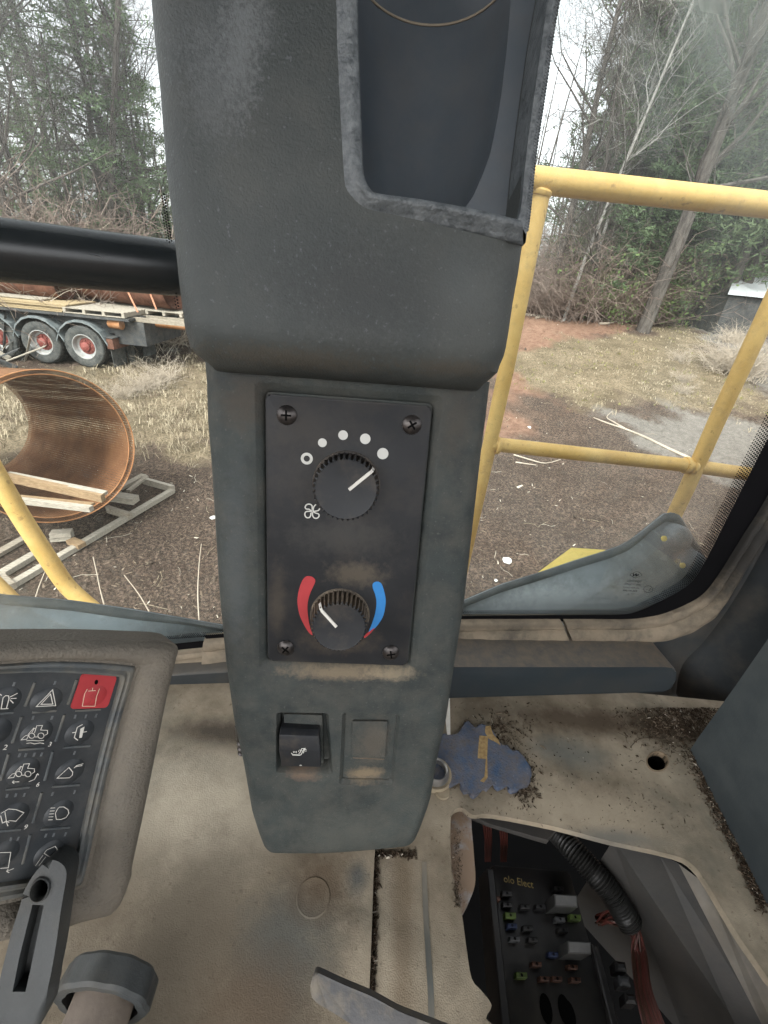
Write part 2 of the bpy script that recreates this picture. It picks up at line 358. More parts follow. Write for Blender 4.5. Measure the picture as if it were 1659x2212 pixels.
M['foam_lbl'] = surf('worn_yellow_label', (.25, .16, .07), (.42, .30, .14), .8, .2, 300)
M['steel'] = surf('worn_steel', (.20, .20, .20), (.34, .33, .31), .35, .5, 60, metal=.6, dust=.3, ds=60)
M['brass'] = surf('dusty_flange', (.26, .21, .14), (.36, .30, .21), .7, .3, 60)
M['yellow'] = surf('yellow_paint', (.63, .40, .12), (.77, .535, .195), .45, .4, 12, dust=.45, ds=45, dustc=(.34, .25, .12), lo=.50, hi=.8, up=.0, grain=.5, gs=260, gd=.0006, fleck=.5, fleckc=(.20, .11, .05), fs=70)
M['shield'] = surf('dusty_black_plastic', (.10, .115, .125), (.20, .222, .238), .6, .3, 7, dust=.85, ds=10, dustc=(.29, .32, .34), lo=.40, hi=.66, grain=.3, gs=500, fleck=.5, fleckc=(.5, .53, .55), fs=80)
M['shield_rim'] = surf('dark_plastic_edge', (.05, .058, .062), (.085, .095, .10), .6, .3, 16, dust=.3, ds=30, dustc=(.2, .2, .19), grain=.3)
M['cap'] = flat('bright_yellow_paint', (.88, .68, .16), .5)
M['glass_r'] = glass_mat('side_glass', .68); M['glass_l'] = glass_mat('front_glass', .14, seed=3)
for k, c, c2 in (('wood_new', (.20, .135, .078), (.33, .235, .14)), ('wood_grey', (.25, .225, .185), (.43, .39, .32)), ('wood_old', (.20, .17, .13), (.36, .32, .26)), ('ply', (.27, .205, .115), (.40, .32, .20))):
    M[k] = surf(k, c, c2, .85, .15, 5, coord='obj', stretch=(3, 14, 14), grain=.4, gs=60, gd=.002)
M['tyre'] = surf('grey_tyre', (.035, .038, .038), (.085, .09, .088), .85, .15, 6, dust=.5, ds=9, dustc=(.16, .155, .135))
M['tread'] = surf('tyre_tread', (.025, .025, .024), (.06, .058, .052), .9, .1, 12)
M['rimw'] = surf('white_rim_paint', (.27, .285, .28), (.40, .41, .40), .5, .3, 9, dust=.4, ds=12, dustc=(.3, .24, .18))
M['hub'] = surf('faded_red_hub', (.20, .045, .038), (.28, .09, .075), .6, .3, 14, dust=.5, ds=16, dustc=(.10, .07, .05))
M['fender'] = surf('dusty_fender', (.10, .12, .125), (.19, .215, .22), .6, .3, 6, dust=.3, ds=8, dustc=(.3, .3, .28))
M['chassis'] = surf('dark_chassis', (.030, .034, .038), (.075, .078, .078), .7, .3, 4, dust=.4, ds=7, dustc=(.16, .145, .12))
M['rust'] = surf('brown_rust', (.10, .045, .03), (.22, .11, .075), .85, .2, 5, dust=.4, ds=12, dustc=(.07, .04, .03), grain=.3, gs=80, gd=.004)
M['rust_or'] = surf('orange_rust', (.30, .13, .05), (.42, .22, .11), .8, .2, 8, dust=.3, ds=12, dustc=(.16, .09, .05))
M['strap'] = flat('orange_strap', (.36, .16, .09), .7)
M['roof'] = surf('white_metal_roof', (.52, .54, .55), (.64, .66, .67), .5, .3, 2)
M['bark'] = surf('tree_bark', (.055, .048, .043), (.135, .122, .108), .9, .1, 9, coord='obj', stretch=(1, 1, .3), grain=.6, gs=30, gd=.02)
M['bark_pale'] = surf('pale_bark', (.26, .25, .23), (.42, .41, .38), .9, .1, 9, coord='obj', stretch=(1, 1, .3))
M['twig'] = surf('brown_twigs', (.13, .098, .080), (.26, .21, .18), .9, .1, .8)
M['twig_pale'] = surf('pale_twigs', (.32, .27, .21), (.48, .42, .34), .9, .1, 2)
M['straw'] = surf('dry_straw', (.26, .215, .145), (.48, .415, .30), .9, .1, 3)
M['grass_g'] = surf('yellow_green_grass', (.16, .17, .05), (.30, .28, .11), .9, .1, 3)
M['leaf_red'] = surf('fallen_needles', (.20, .095, .055), (.32, .18, .11), .9, .1, 8)
M['chip_d'] = surf('dark_bark_chip', (.045, .034, .026), (.10, .078, .060), .9, .1, 30); M['chip_m'] = surf('brown_bark_chip', (.13, .098, .070), (.22, .175, .13), .9, .1, 30); M['chip_p'] = surf('pale_wood_chip', (.42, .37, .29), (.62, .57, .48), .9, .1, 30)
def foliage(name, a, b):
    m, t, bs = new_mat(name); oi = nd(t, 'ShaderNodeObjectInfo')
    f = mth(t, 'ADD', mth(t, 'MULTIPLY', oi.outputs['Random'], .45), ramp(t, noise_(t, 1.1, 4, .6), .35, .65, 0, .6))
    c = mixc(t, f, a, b); t.links.new(c, bs.inputs['Base Color']); bs.inputs['Roughness'].default_value = .7; bs.inputs['Specular IOR Level'].default_value = .25
    tl = nd(t, 'ShaderNodeBsdfTranslucent'); t.links.new(c, tl.inputs[0]); mx = nd(t, 'ShaderNodeMixShader'); mx.inputs[0].default_value = .35
    t.links.new(bs.outputs[0], mx.inputs[1]); t.links.new(tl.outputs[0], mx.inputs[2]); t.links.new(mx.outputs[0], t.nodes['Material Output'].inputs[0]); return m
M['needle'] = foliage('pine_needles', (.075, .120, .060), (.165, .215, .11)); M['needle_y'] = foliage('light_foliage', (.10, .16, .055), (.17, .23, .085))
# ============================================================ exterior ground (one sheet to the horizon)
def S(t): t = np.clip(t, 0, 1); return t * t * (3 - 2 * t)
def gh(x, y):
    r = 1.75 * S((y - 6.5) / 13) * S((x + 1.5) / 7) + 1.0 * S((y - 22) / 30)
    return r + .05 * np.sin(x * 1.3 + y * .7) * np.sin(y * 1.1 - x * .4) * S((np.hypot(x, y) - 3) / 6)
def hitT(px, py, z=0.0):
    d = ray(px, py); d = d / FPX; t = .5
    for _ in range(4000):
        p = CAM + d * t
        if p[2] <= gh(p[0], p[1]) + z: break
        t *= 1.004
    return p
def sdist(poly, X, Y):
    P = np.array(poly)[:, :2]; n = len(P); D = np.full(X.shape, 1e9); ins = np.zeros(X.shape, bool)
    for i in range(n):
        a, b = P[i], P[(i + 1) % n]; e = b - a; t = np.clip(((X - a[0]) * e[0] + (Y - a[1]) * e[1]) / (e.dot(e) + 1e-9), 0, 1)
        D = np.minimum(D, np.hypot(X - a[0] - t * e[0], Y - a[1] - t * e[1]))
        c = ((a[1] > Y) != (b[1] > Y)) & (X < (b[0] - a[0]) * (Y - a[1]) / (b[1] - a[1] + 1e-12) + a[0]); ins ^= c
    return np.where(ins, D, -D)
zones = {
 'gravel': [(1330, 900), (1450, 885), (1720, 925), (1720, 1060), (1600, 1030), (1440, 975)],
 'path': [(1440, 658), (1475, 657), (1560, 690), (1659, 740), (1900, 850), (1900, 960), (1659, 850), (1600, 795), (1520, 725)],
 'grassy': [(1110, 760), (1230, 735), (1400, 722), (1470, 680), (1530, 760), (1690, 900), (1600, 898), (1400, 868), (1250, 872), (1130, 820)],
 'needles': [(1060, 680), (1260, 682), (1400, 700), (1290, 765), (1180, 790), (1130, 940), (1060, 940)],
 'straw': [(150, 800), (395, 772), (470, 810), (480, 990), (300, 990), (-120, 990), (-260, 800)]}
zw = {k: [hitT(*p) for p in v] for k, v in zones.items()}
NA, NR = 620, 330
ang = np.r_[np.linspace(-75, 75, NA - 60), np.linspace(76, 284, 60)]; rad = np.r_[0.6, np.geomspace(1.2, 420, NR - 1)]
A_, R_ = np.meshgrid(np.radians(ang), rad); X = R_ * np.sin(A_); Y = R_ * np.cos(A_); Z = gh(X, Y) + (rng.random(X.shape) - .5) * np.clip(R_ * .006, 0, .05) * (R_ < 30)
V = np.stack([X.ravel(), Y.ravel(), Z.ravel()], 1); na = len(ang); nr = len(rad)
i, j = np.meshgrid(np.arange(nr - 1), np.arange(na), indexing='ij'); j2 = (j + 1) % na
F = np.stack([(i * na + j), (i * na + j2), ((i + 1) * na + j2), ((i + 1) * na + j)], -1).reshape(-1, 4)[:, ::-1]
me = bpy.data.meshes.new('ground'); me.vertices.add(len(V)); me.vertices.foreach_set('co', V.ravel())
me.loops.add(F.size); me.loops.foreach_set('vertex_index', F.ravel().astype(np.int32)); me.polygons.add(len(F))
me.polygons.foreach_set('loop_start', np.arange(0, F.size, 4, dtype=np.int32)); me.polygons.foreach_set('loop_total', np.full(len(F), 4, np.int32)); me.update(calc_edges=True); me.validate()
def zval(k, soft, x=V[:, 0], y=V[:, 1]):
    d = sdist(zw[k], x, y); wob = .5 * np.sin(x * 2.1 + y) + .4 * np.sin(y * 3.3 - x * 1.7) + .3 * np.sin(x * 6.1 + y * 4.3)
    return np.clip(.5 + (d + wob * soft * .6) / soft, 0, 1)
ca = me.color_attributes.new('zone', 'FLOAT_COLOR', 'POINT'); arr = np.ones((len(V), 4), np.float32)
arr[:, 0] = np.maximum(zval('gravel', .9), zval('path', .6)); arr[:, 1] = np.maximum(zval('grassy', .9), zval('straw', .9)); arr[:, 2] = zval('needles', 1.2)
ca.data.foreach_set('color', arr.ravel())
m, t, b = new_mat('ground_litter'); at = nd(t, 'ShaderNodeAttribute', attribute_name='zone'); sp = nd(t, 'ShaderNodeSeparateColor'); t.links.new(at.outputs['Color'], sp.inputs[0])
soil = mixc(t, ramp(t, noise_(t, 1.6, 8, .7), .35, .65), (.095, .064, .048), (.215, .155, .118))
soil = mixc(t, ramp(t, noise_(t, 26, 6, .8), .45, .62), (.040, .030, .023), soil)
soil = mixc(t, ramp(t, noise_(t, 60, 3, .8, dist=1.5), .60, .68), soil, (.32, .27, .21))
need = mixc(t, ramp(t, noise_(t, 5, 8, .8), .35, .65), (.13, .070, .045), (.27, .17, .12))
gras = mixc(t, ramp(t, noise_(t, 1.1, 8, .75), .35, .62), (.12, .095, .06), (.27, .215, .145)); gras = mixc(t, ramp(t, noise_(t, 22, 5, .8), .40, .55), (.085, .068, .04), gras)
grav = mixc(t, ramp(t, noise_(t, 8, 8, .8), .35, .65), (.12, .108, .094), (.225, .205, .18)); grav = mixc(t, ramp(t, noise_(t, 90, 2, .7), .6, .7), grav, (.36, .335, .30))
nm = mth(t, 'ADD', mth(t, 'MULTIPLY', ramp(t, noise_(t, .7, 6, .7), .54, .66), .28), sp.outputs[2])
c = mixc(t, ramp(t, nm, .2, .9), soil, need)
def edge(s_): return ramp(t, mth(t, 'ADD', s_, mth(t, 'MULTIPLY', noise_(t, 2.4, 8, .8), 1.5)), .95, 1.45)
c = mixc(t, edge(sp.outputs[1]), c, gras); c = mixc(t, edge(sp.outputs[0]), c, grav)
t.links.new(c, b.inputs['Base Color']); b.inputs['Roughness'].default_value = .95; b.inputs['Specular IOR Level'].default_value = .15
bump(t, b, noise_(t, 40, 6, .8), .8, .03)
mk('ground', me, m, kind='structure', smooth=0, origin=(0, 0, 0))

# ---- loose chips, twigs, stones, grass
def scatter(n, pxr, keep=None, seed=1, poly=None):
    r = np.random.default_rng(seed); out = []
    while len(out) < n:
        if poly is not None: px, py = r.uniform(*poly[0]), r.uniform(*poly[1])
        p = hitT(px, py)
        if keep is None or keep(p, px, py): out.append((p, px, py))
    return out
def xy_scatter(n, rmin, rmax, amin, amax, seed, pw=1.0):
    r = np.random.default_rng(seed); R1 = rmin * (rmax / rmin) ** (r.random(n) ** pw); a = np.radians(r.uniform(amin, amax, n))
    x, y = R1 * np.sin(a), R1 * np.cos(a); return np.stack([x, y, gh(x, y)], 1), R1
g = G(); P, R1 = xy_scatter(26000, 1.4, 20, -68, 68, 3)
r_ = np.random.default_rng(5); grv = np.maximum(zval('gravel', .9, P[:, 0], P[:, 1]), zval('path', .6, P[:, 0], P[:, 1])); stw = np.maximum(zval('grassy', .9, P[:, 0], P[:, 1]), zval('straw', .9, P[:, 0], P[:, 1]))
for k in range(len(P)):
    if r_.random() < max(grv[k], stw[k] * .7): continue
    L = r_.uniform(.008, .035) * (1 + (r_.random() < .04) * 1.6) * (1 + R1[k] * .07); Wd = L * r_.uniform(.15, .45); th = r_.uniform(0, PI); ti = r_.uniform(-.5, .5)
    a = np.array([math.cos(th) * math.cos(ti), math.sin(th) * math.cos(ti), math.sin(ti)]) * L; b2 = np.array([-math.sin(th), math.cos(th), 0]) * Wd
    o = P[k] + np.array([0, 0, .006 + abs(ti) * L * .4]); h = np.array([0, 0, min(.006, Wd * .5)]); q = r_.random()
    g.add([o - a / 2 - b2 / 2, o + a / 2 - b2 / 4, o + a / 2 + b2 / 4, o - a / 2 + b2 / 2, o + h + a * .1], [(0, 1, 4), (1, 2, 4), (2, 3, 4), (3, 0, 4)], 0 if q < .5 else 1 if q < .955 else 2)
mk('bark_chips', g.out(), [M['chip_d'], M['chip_m'], M['chip_p']], label='dark bark chips and wood litter strewn over the yard', cat='litter', kind='stuff', smooth=0, origin=(0, 0, 0))
g = G()
for k in range(520):                                    # curved dry stalks and small sticks
    P1, R2 = xy_scatter(1, 2.2, 15, -62, 62, 1000 + k); p = P1[0]; th = r_.uniform(0, 2 * PI); L = r_.uniform(.06, .30); pts = []; c_ = r_.uniform(-4, 4)
    for s_ in range(4):
        pts.append(p + np.array([0, 0, .012 + .012 * math.sin(s_ * 2 + k)])); p = p + np.array([math.cos(th), math.sin(th), 0]) * L / 3; th += c_ * L / 3; p[2] = gh(p[0], p[1])
    g.tube(pts, r_.uniform(.0015, .0032), 3, 0 if r_.random() < .6 else 1, cap=False)
mk('dry_stalks', g.out(), [M['chip_p'], M['straw']], label='thin pale stalks and sticks lying on the mulch', cat='twigs', kind='stuff', smooth=0, origin=(0, 0, 0))
def grass(name, zone, n, rmin, rmax, amin, amax, hgt, mats, seed, label, dens=.5):
    g = G(); P, R1 = xy_scatter(n, rmin, rmax, amin, amax, seed, .8); wv = zval(zone, 1.0, P[:, 0], P[:, 1]); r = np.random.default_rng(seed)
    cl = .5 + .5 * np.sin(P[:, 0] * 3.1 + 2 * np.sin(P[:, 1] * 2.3)) * np.sin(P[:, 1] * 2.7 + P[:, 0])
    for k in range(n):
        if r.random() > wv[k] * (dens + (1 - dens) * cl[k] ** 1.8): continue
        nb = 5; q = r.random()
        for b_ in range(nb):
            th = r.uniform(0, 2 * PI); hh = hgt * r.uniform(.4, 1.2); ln = r.uniform(.3, 1.5) * hh; w2 = .0022 * (1 + R1[k] * .16)
            o = P[k] + np.array([r.normal() * .05, r.normal() * .05, 0]); d = np.array([math.cos(th), math.sin(th), 0]); s_ = np.array([-d[1], d[0], 0]) * w2
            m1 = o + d * ln * .35 + np.array([0, 0, hh * .7]); tip = o + d * ln + np.array([0, 0, hh * r.uniform(.5, 1.0)])
            g.add([o - s_, o + s_, m1 + s_ * .8, m1 - s_ * .8, tip], [(0, 1, 2, 3), (3, 2, 4)], 0 if q < .8 else 1)
    mk(name, g.out(), mats, label=label, cat='grass', kind='stuff', smooth=0, origin=(0, 0, 0))
grass('straw_grass', 'straw', 7500, 5.5, 16, -62, -14, .15, [M['straw'], M['chip_m']], 11, 'pale dry straw grass between the truck and the mulch', .05)
grass('yard_grass', 'grassy', 7000, 8, 26, 12, 62, .07, [M['straw'], M['grass_g']], 12, 'yellowed grass patch below the big tree', .35)

# ============================================================ trees
def rotv(v, ax, a): return np.array(Matrix.Rotation(a, 3, Vector(ax)) @ Vector(v))
def bare_tree(seed, H, r0, spread=.55, lean=.05, low=.25, maxlev=4):
    r = random.Random(seed); tr, br = G(), G()
    def grow(p, d, L, rad, lev):
        n = 5 if lev == 0 else 3 if lev < 3 else 2; pts = [p]; rr = [rad]; kids = []
        for i in range(n):
            d = nz(d + np.array([r.gauss(0, 1), r.gauss(0, 1), r.gauss(0, .6)]) * (.05 if lev == 0 else .24) + np.array([0, 0, .06 if lev else .02]))
            p = p + d * L / n; pts.append(p); rr.append(rad * (1 - .75 * (i + 1) / n if lev else 1 - .7 * (i + 1) / n))
            if lev < maxlev:
                cnt = (4 if lev == 0 else 1.9) if (lev or (i + 1) / n > low) else 0
                for _ in range(int(cnt) + (r.random() < cnt % 1) + (lev == 0 and cnt > 0) * 2): kids.append((p - d * r.random() * L / n * .9, d, rr[-1]))
        (tr if lev == 0 else br).tube(pts, rr, (9, 5, 4, 3, 3)[lev], cap=False)
        for q, dd, rad2 in kids:
            ax = nz(np.cross(dd, [r.gauss(0, 1), r.gauss(0, 1), r.gauss(0, 1)]))
            nd_ = rotv(dd, ax, r.uniform(.45, 1.05) * (1 if lev else 1.15)); grow(q, nz(nd_ + [0, 0, .12]), L * r.uniform(.36, .60) * (.55 if lev == 0 else 1), max(.005, rad2 * .42), lev + 1)
    grow(np.zeros(3), nz(np.array([lean, lean * .3, 1])), H, r0, 0); return tr, br
def pine(seed, H, r0, crown_from=.3, width=2.6, n=150, needles=11):
    r = random.Random(seed); tr, cr = G(), G(); path = [np.array([.15 * math.sin(k * 1.3 + seed), .12 * math.cos(k * 1.7), H * k / 8]) for k in range(9)]; path[0][:2] = 0
    tr.tube(path, [r0 * (1 - .9 * k / 8) for k in range(9)], 8, cap=False)
    for k in range(n):
        f = crown_from + (1 - crown_from) * (k + r.random()) / n; z = H * f; th = k * 2.4 + r.uniform(-.4, .4)
        L = width * (1.15 - (f - crown_from) / (1 - crown_from)) ** .7 * r.uniform(.45, 1.1); d = np.array([math.cos(th), math.sin(th), r.uniform(-.15, .35)]); o = np.array([0, 0, z]); pts = [o, o + d * L * .5, o + d * L + [0, 0, -.08 * L]]
        cr.tube(pts, [r0 * .22, r0 * .12, .008], 3, 1, cap=False)
        m_ = int(4 + L * 3.4)
        for q in range(m_):
            s_ = .25 + .75 * (q + r.random()) / m_; p = pts[0] * (1 - s_) + pts[2] * s_ + np.array([r.gauss(0, .13 * L * .7), r.gauss(0, .13 * L * .7), r.gauss(0, .11)])
            for _ in range(needles):
                a = np.array([r.gauss(0, 1), r.gauss(0, 1), r.gauss(.25, .8)]); a = nz(a) * r.uniform(.12, .26); b_ = nz(np.cross(a, [r.gauss(0, 1), r.gauss(0, 1), r.gauss(0, 1)])) * .026
                c0 = p + a * .2 + np.array([r.gauss(0, .07), r.gauss(0, .07), r.gauss(0, .05)]); cr.add([c0 - b_, c0 + b_, c0 + a], [(0, 1, 2)], 0)
    return tr, cr
def shrub(seed, n=60, H=2.4, leaf=0, mats=0):
    r = random.Random(seed); g = G()
    for _ in range(n):
        th = r.uniform(0, 2 * PI); p = np.array([r.gauss(0, .45), r.gauss(0, .45), 0]); d = nz([math.cos(th) * .6, math.sin(th) * .6, 1]); L = H * r.uniform(.5, 1.15); pts = [p]
        for i in range(5):
            d = nz(d + [r.gauss(0, .22), r.gauss(0, .22), r.gauss(-.10, .12)]); p = p + d * L / 5; pts.append(p)
            for _k in range(2):
                dd = nz(d + [r.gauss(0, .8), r.gauss(0, .8), r.gauss(0, .5)]); q = p + dd * L * .2; q2 = q + nz(dd + [r.gauss(0, .6), r.gauss(0, .6), r.gauss(-.2, .4)]) * L * .16
                g.tube([p, q, q2], [.007, .005, .003], 3, 0, cap=False)
                for _l in range(leaf):
                    c0 = q + np.array([r.gauss(0, .14), r.gauss(0, .14), r.gauss(0, .14)]); a = np.array([r.gauss(0, 1), r.gauss(0, 1), r.gauss(0, 1)]) * .045; b_ = np.array([r.gauss(0, 1), r.gauss(0, 1), r.gauss(0, 1)]) * .03
                    g.add([c0, c0 + a, c0 + a + b_, c0 + b_], [(0, 1, 2, 3)], 1)
        g.tube(pts, [.014, .012, .010, .008, .006, .004], 3, 0, cap=False)
    return g
def put_trunk_tree(kind, geos, label, cat, mats, names=('trunk', 'crown')):
    t_ = thing(kind, (0, 0, -50), label, cat); tr, cr = geos
    mk(names[0], tr.out(), mats[0], t_, origin=(0, 0, 0)).location = (0, 0, 0); mk(names[1], cr.out(), mats[1:], t_, smooth=0, origin=(0, 0, 0)).location = (0, 0, 0); return t_
first = {}
def place(kind, px, depth, label, group=None, rot=None, sc=1.0, zoff=0.0, lean=None):
    """stand a plant on the ground in the direction of picture column px, at a horizontal distance"""
    p = ray(px, 700); az = math.atan2(p[0], p[1]); x, y = depth * math.sin(az), depth * math.cos(az); loc = (x, y, float(gh(x, y)) - .05 + zoff)
    if kind not in first: first[kind] = proto[kind]; o = proto[kind]; o.location = loc; o.scale = (sc,) * 3; o['label'] = label
    else: o = copy_thing(proto[kind], loc, scale=sc, label=label)
    o.rotation_euler = (0 if lean is None else lean[0], 0 if lean is None else lean[1], rot if rot is not None else random.uniform(0, 6.28))
    if group: o['group'] = group
    elif 'group' in o: del o['group']
    return o
BB = [M['bark'], M['bark']]; PN = [M['bark'], M['needle'], M['bark']]
proto = {
 'bare_a': put_trunk_tree('bare_tree', bare_tree(1, 13, .17, low=.2), 'x', 'tree', BB, ('trunk', 'branches')),
 'bare_b': put_trunk_tree('bare_tree', bare_tree(2, 15, .13, low=.3, lean=.1), 'x', 'tree', BB, ('trunk', 'branches')),
 'bare_c': put_trunk_tree('bare_tree', bare_tree(3, 9, .075, low=.1, lean=.16), 'x', 'tree', BB, ('trunk', 'branches')),
 'pale': put_trunk_tree('slim_pale_tree', bare_tree(4, 11, .07, low=.55, lean=.08, maxlev=3), 'x', 'tree', [M['bark_pale'], M['bark_pale']], ('trunk', 'branches')),
 'big': put_trunk_tree('broad_tree', bare_tree(5, 15, .25, low=.22, lean=.02), 'x', 'tree', BB, ('trunk', 'branches')),
 'pine_a': put_trunk_tree('pine_tree', pine(1, 15, .16, .14, 3.2, 165, 11), 'x', 'tree', PN),
 'pine_b': put_trunk_tree('pine_tree', pine(2, 12, .13, .10, 2.8, 140, 11), 'x', 'tree', PN),
 'pine_c': put_trunk_tree('young_pine', pine(3, 6.5, .09, .04, 1.7, 90, 13), 'x', 'tree', [M['bark'], M['needle_y'], M['bark']])}
def shr(name, geo, mats):
    o = mk(name, geo.out(), mats, label='x', cat='shrub', smooth=0, origin=(0, 0, 0)); o.location = (0, 0, -50); return o
proto['brush'] = shr('bramble', shrub(21, 70, 2.6), [M['twig']]); proto['brush_b'] = shr('bramble', shrub(22, 60, 1.8), [M['twig_pale']]); proto['bush_g'] = shr('green_bush', shrub(23, 60, 2.2, 5), [M['twig'], M['needle_y']])
EAST, WEST = 'trees of the wood behind the yellow railing', 'trees of the wood behind the parked flatbed'
# right-hand wood
o = place('big', 1462, 19.5, 'thick grey tree at the edge of the path, its furrowed trunk leaning right', rot=1.0)
bp = hitT(1388, 716); o.location = (bp[0], bp[1], bp[2] - .1)
for px, d, k in [(1180, 21, 'bare_a'), (1240, 24, 'bare_b'), (1330, 23, 'bare_c'), (1290, 27, 'bare_a'), (1420, 25, 'bare_b'), (1510, 30, 'bare_a'), (1215, 29, 'bare_b'), (1700, 38, 'bare_a'), (1450, 36, 'bare_b'), (1275, 20, 'bare_c'), (1340, 34, 'bare_b'), (1560, 40, 'bare_a')]:
    place(k, px, d, 'leafless grey tree standing in the wood behind the yellow railing', EAST, sc=random.uniform(.85, 1.15))
for px, d, k in [(1330, 21.5, 'pine_b'), (1540, 24, 'pine_a'), (1420, 24, 'pine_a'), (1640, 30, 'pine_a'), (1500, 27, 'pine_a'), (1380, 26, 'pine_a'), (1265, 24, 'pine_a'), (1450, 31, 'pine_a'), (1580, 24.5, 'pine_a'), (1215, 30, 'pine_b'), (1330, 31, 'pine_a'), (1275, 26, 'pine_a'), (1480, 28, 'pine_a'), (1580, 27, 'pine_b'), (1640, 34, 'pine_a'), (1520, 34, 'pine_b'), (1540, 40, 'pine_b')]:
    place(k, px, d, 'green pine standing in the wood behind the yellow railing', 'pines of the wood behind the yellow railing', sc=random.uniform(.9, 1.15) * (1.35 if px > 1400 else 1))
for k_, (px, d) in enumerate([(1215, 19.5), (1255, 21)]): place('pale', px, d, ['slim pale birch leaning right, nearer the upper rail corner', 'slim pale birch leaning right, second from the upper rail corner'][k_], rot=.3 + k_, lean=(0, .06))
for px, d, s_ in [(1130, 20, 1), (1190, 19.5, .9), (1250, 20, 1.1), (1310, 21, 1), (1345, 22, 1.2), (1160, 22, 1.3), (1240, 23, 1.4), (1420, 24, 1.1), (1080, 21, 1.2), (1470, 27, 1.3), (1330, 25, 1.5), (1520, 30, 1.2), (1560, 30, 1.1), (1640, 33, 1.1), (1210, 26, 1.7), (1290, 27, 1.7), (1390, 28, 1.7)]:
    place('brush', px, d, 'brown leafless bramble thicket at the foot of the wood behind the railing', 'brambles behind the yellow railing', sc=s_)
for px, d, s_ in [(1300, 20.5, 1), (1360, 23, 1.3), (1440, 25, 1.2), (1230, 22, 1.2)]: place('bush_g', px, d, 'olive bush among the brambles behind the yellow railing', 'olive bushes behind the yellow railing', sc=s_)
for px, d, s_ in [(1590, 20.5, .35), (1625, 21, .4), (1500, 16.8, .28), (1645, 16.8, .62), (1520, 15.2, .22), (1612, 16.9, .62), (1675, 16.9, .7), (1590, 17.2, .45), (1535, 14.2, .2)]: place('brush_b', px, d, 'tuft of tall dry weeds on the verge beside the path', 'weeds beside the path', sc=s_)
for px, d, s_ in [(262, 11.2, .30), (300, 11.5, .34), (335, 12.2, .36), (228, 10.9, .24)]: place('brush_b', px, d, 'x', 'weeds at the tail of the flatbed', sc=s_)
# left-hand wood
for px, d, k in [(60, 22, 'bare_a'), (140, 21, 'bare_b'), (180, 24, 'bare_c'), (240, 23, 'bare_b'), (290, 26, 'bare_a'), (20, 27, 'bare_b'), (340, 24, 'bare_c'), (100, 29, 'bare_a'), (-60, 24, 'bare_b'), (200, 31, 'bare_a'), (400, 28, 'bare_b'), (265, 33, 'bare_b')]:
    place(k, px, d, 'leafless grey tree standing in the wood behind the parked flatbed', WEST, sc=random.uniform(.85, 1.15))
for px, d, k, s_ in [(275, 24, 'pine_a', 1.05), (345, 28, 'pine_b', .9), (-10, 27, 'pine_b', .85), (150, 40, 'pine_a', 1.2)]:
    place(k, px, d, 'green pine standing in the wood behind the parked flatbed', 'pines of the wood behind the flatbed', sc=s_)
for px, d, s_, lb in [(-10, 17.5, .62, 'young light green pine at the left edge of the wood, beside the flatbed'), (45, 19, .55, 'young light green pine, second from the left edge of the wood')]:
    place('pine_c', px, d, lb, sc=s_)
for px, d, s_ in [(30, 18, 1), (90, 17.5, 1.1), (150, 17, 1.15), (210, 17.5, 1.2), (265, 17, 1.1), (320, 17.5, 1.1), (370, 18, 1.1), (120, 20, 1.6), (200, 21, 1.7), (290, 21, 1.5), (50, 21, 1.5), (360, 21, 1.5), (-40, 19, 1.3), (240, 19, 1.5), (165, 19, 1.4)]:
    place('brush', px, d, 'brown tangled bramble thicket rising behind the parked flatbed', 'brambles behind the flatbed', sc=s_)
for px, d, s_ in [(75, 17, .9), (180, 16.8, .8), (300, 16.8, .9), (235, 17.2, 1), (350, 16.9, .8)]: place('brush_b', px, d, 'pale tangled vines hanging over the brambles behind the flatbed', 'pale vines behind the flatbed', sc=s_ * 1.5)
# far wood, one mass
g = G(); r = random.Random(77)
for k in range(420):
    a = R(r.uniform(-72, 72)); d = r.uniform(38, 62); x, y = d * math.sin(a), d * math.cos(a); z = float(gh(x, y)) - .2; h = r.uniform(7, 15); l = r.uniform(-.08, .08)
    g.tube([(x, y, z), (x + l * h * .5, y, z + h * .5), (x + l * h, y, z + h)], [r.uniform(.05, .16), .07, .02], 4, 0, cap=False)
    for q in range(9):
        zz = z + h * r.uniform(.12, .95); th = r.uniform(0, 6.28); L = r.uniform(.8, 2.4); px_ = x + l * (zz - z)
        g.tube([(px_, y, zz), (px_ + math.cos(th) * L * .5, y + math.sin(th) * L * .5, zz + L * .3), (px_ + math.cos(th) * L, y + math.sin(th) * L, zz + L * r.uniform(.2, .9))], [.03, .022, .01], 3, 0, cap=False)
    if r.random() < .10:
        for q in range(150):
            p = np.array([x + r.gauss(0, 1.1), y + r.gauss(0, 1.1), z + h * r.uniform(.25, 1)]); a_ = np.array([r.gauss(0, 1), r.gauss(0, 1), r.gauss(0, 1)]) * .22; b_ = np.array([r.gauss(0, 1), r.gauss(0, 1), r.gauss(0, 1)]) * .06
            g.add([p - b_, p + b_, p + a_], [(0, 1, 2)], 1)
mk('far_woods', g.out(), [M['bark'], M['needle']], label='distant mixed wood closing off the yard', cat='woods', kind='stuff', smooth=0, origin=(0, 0, 0))

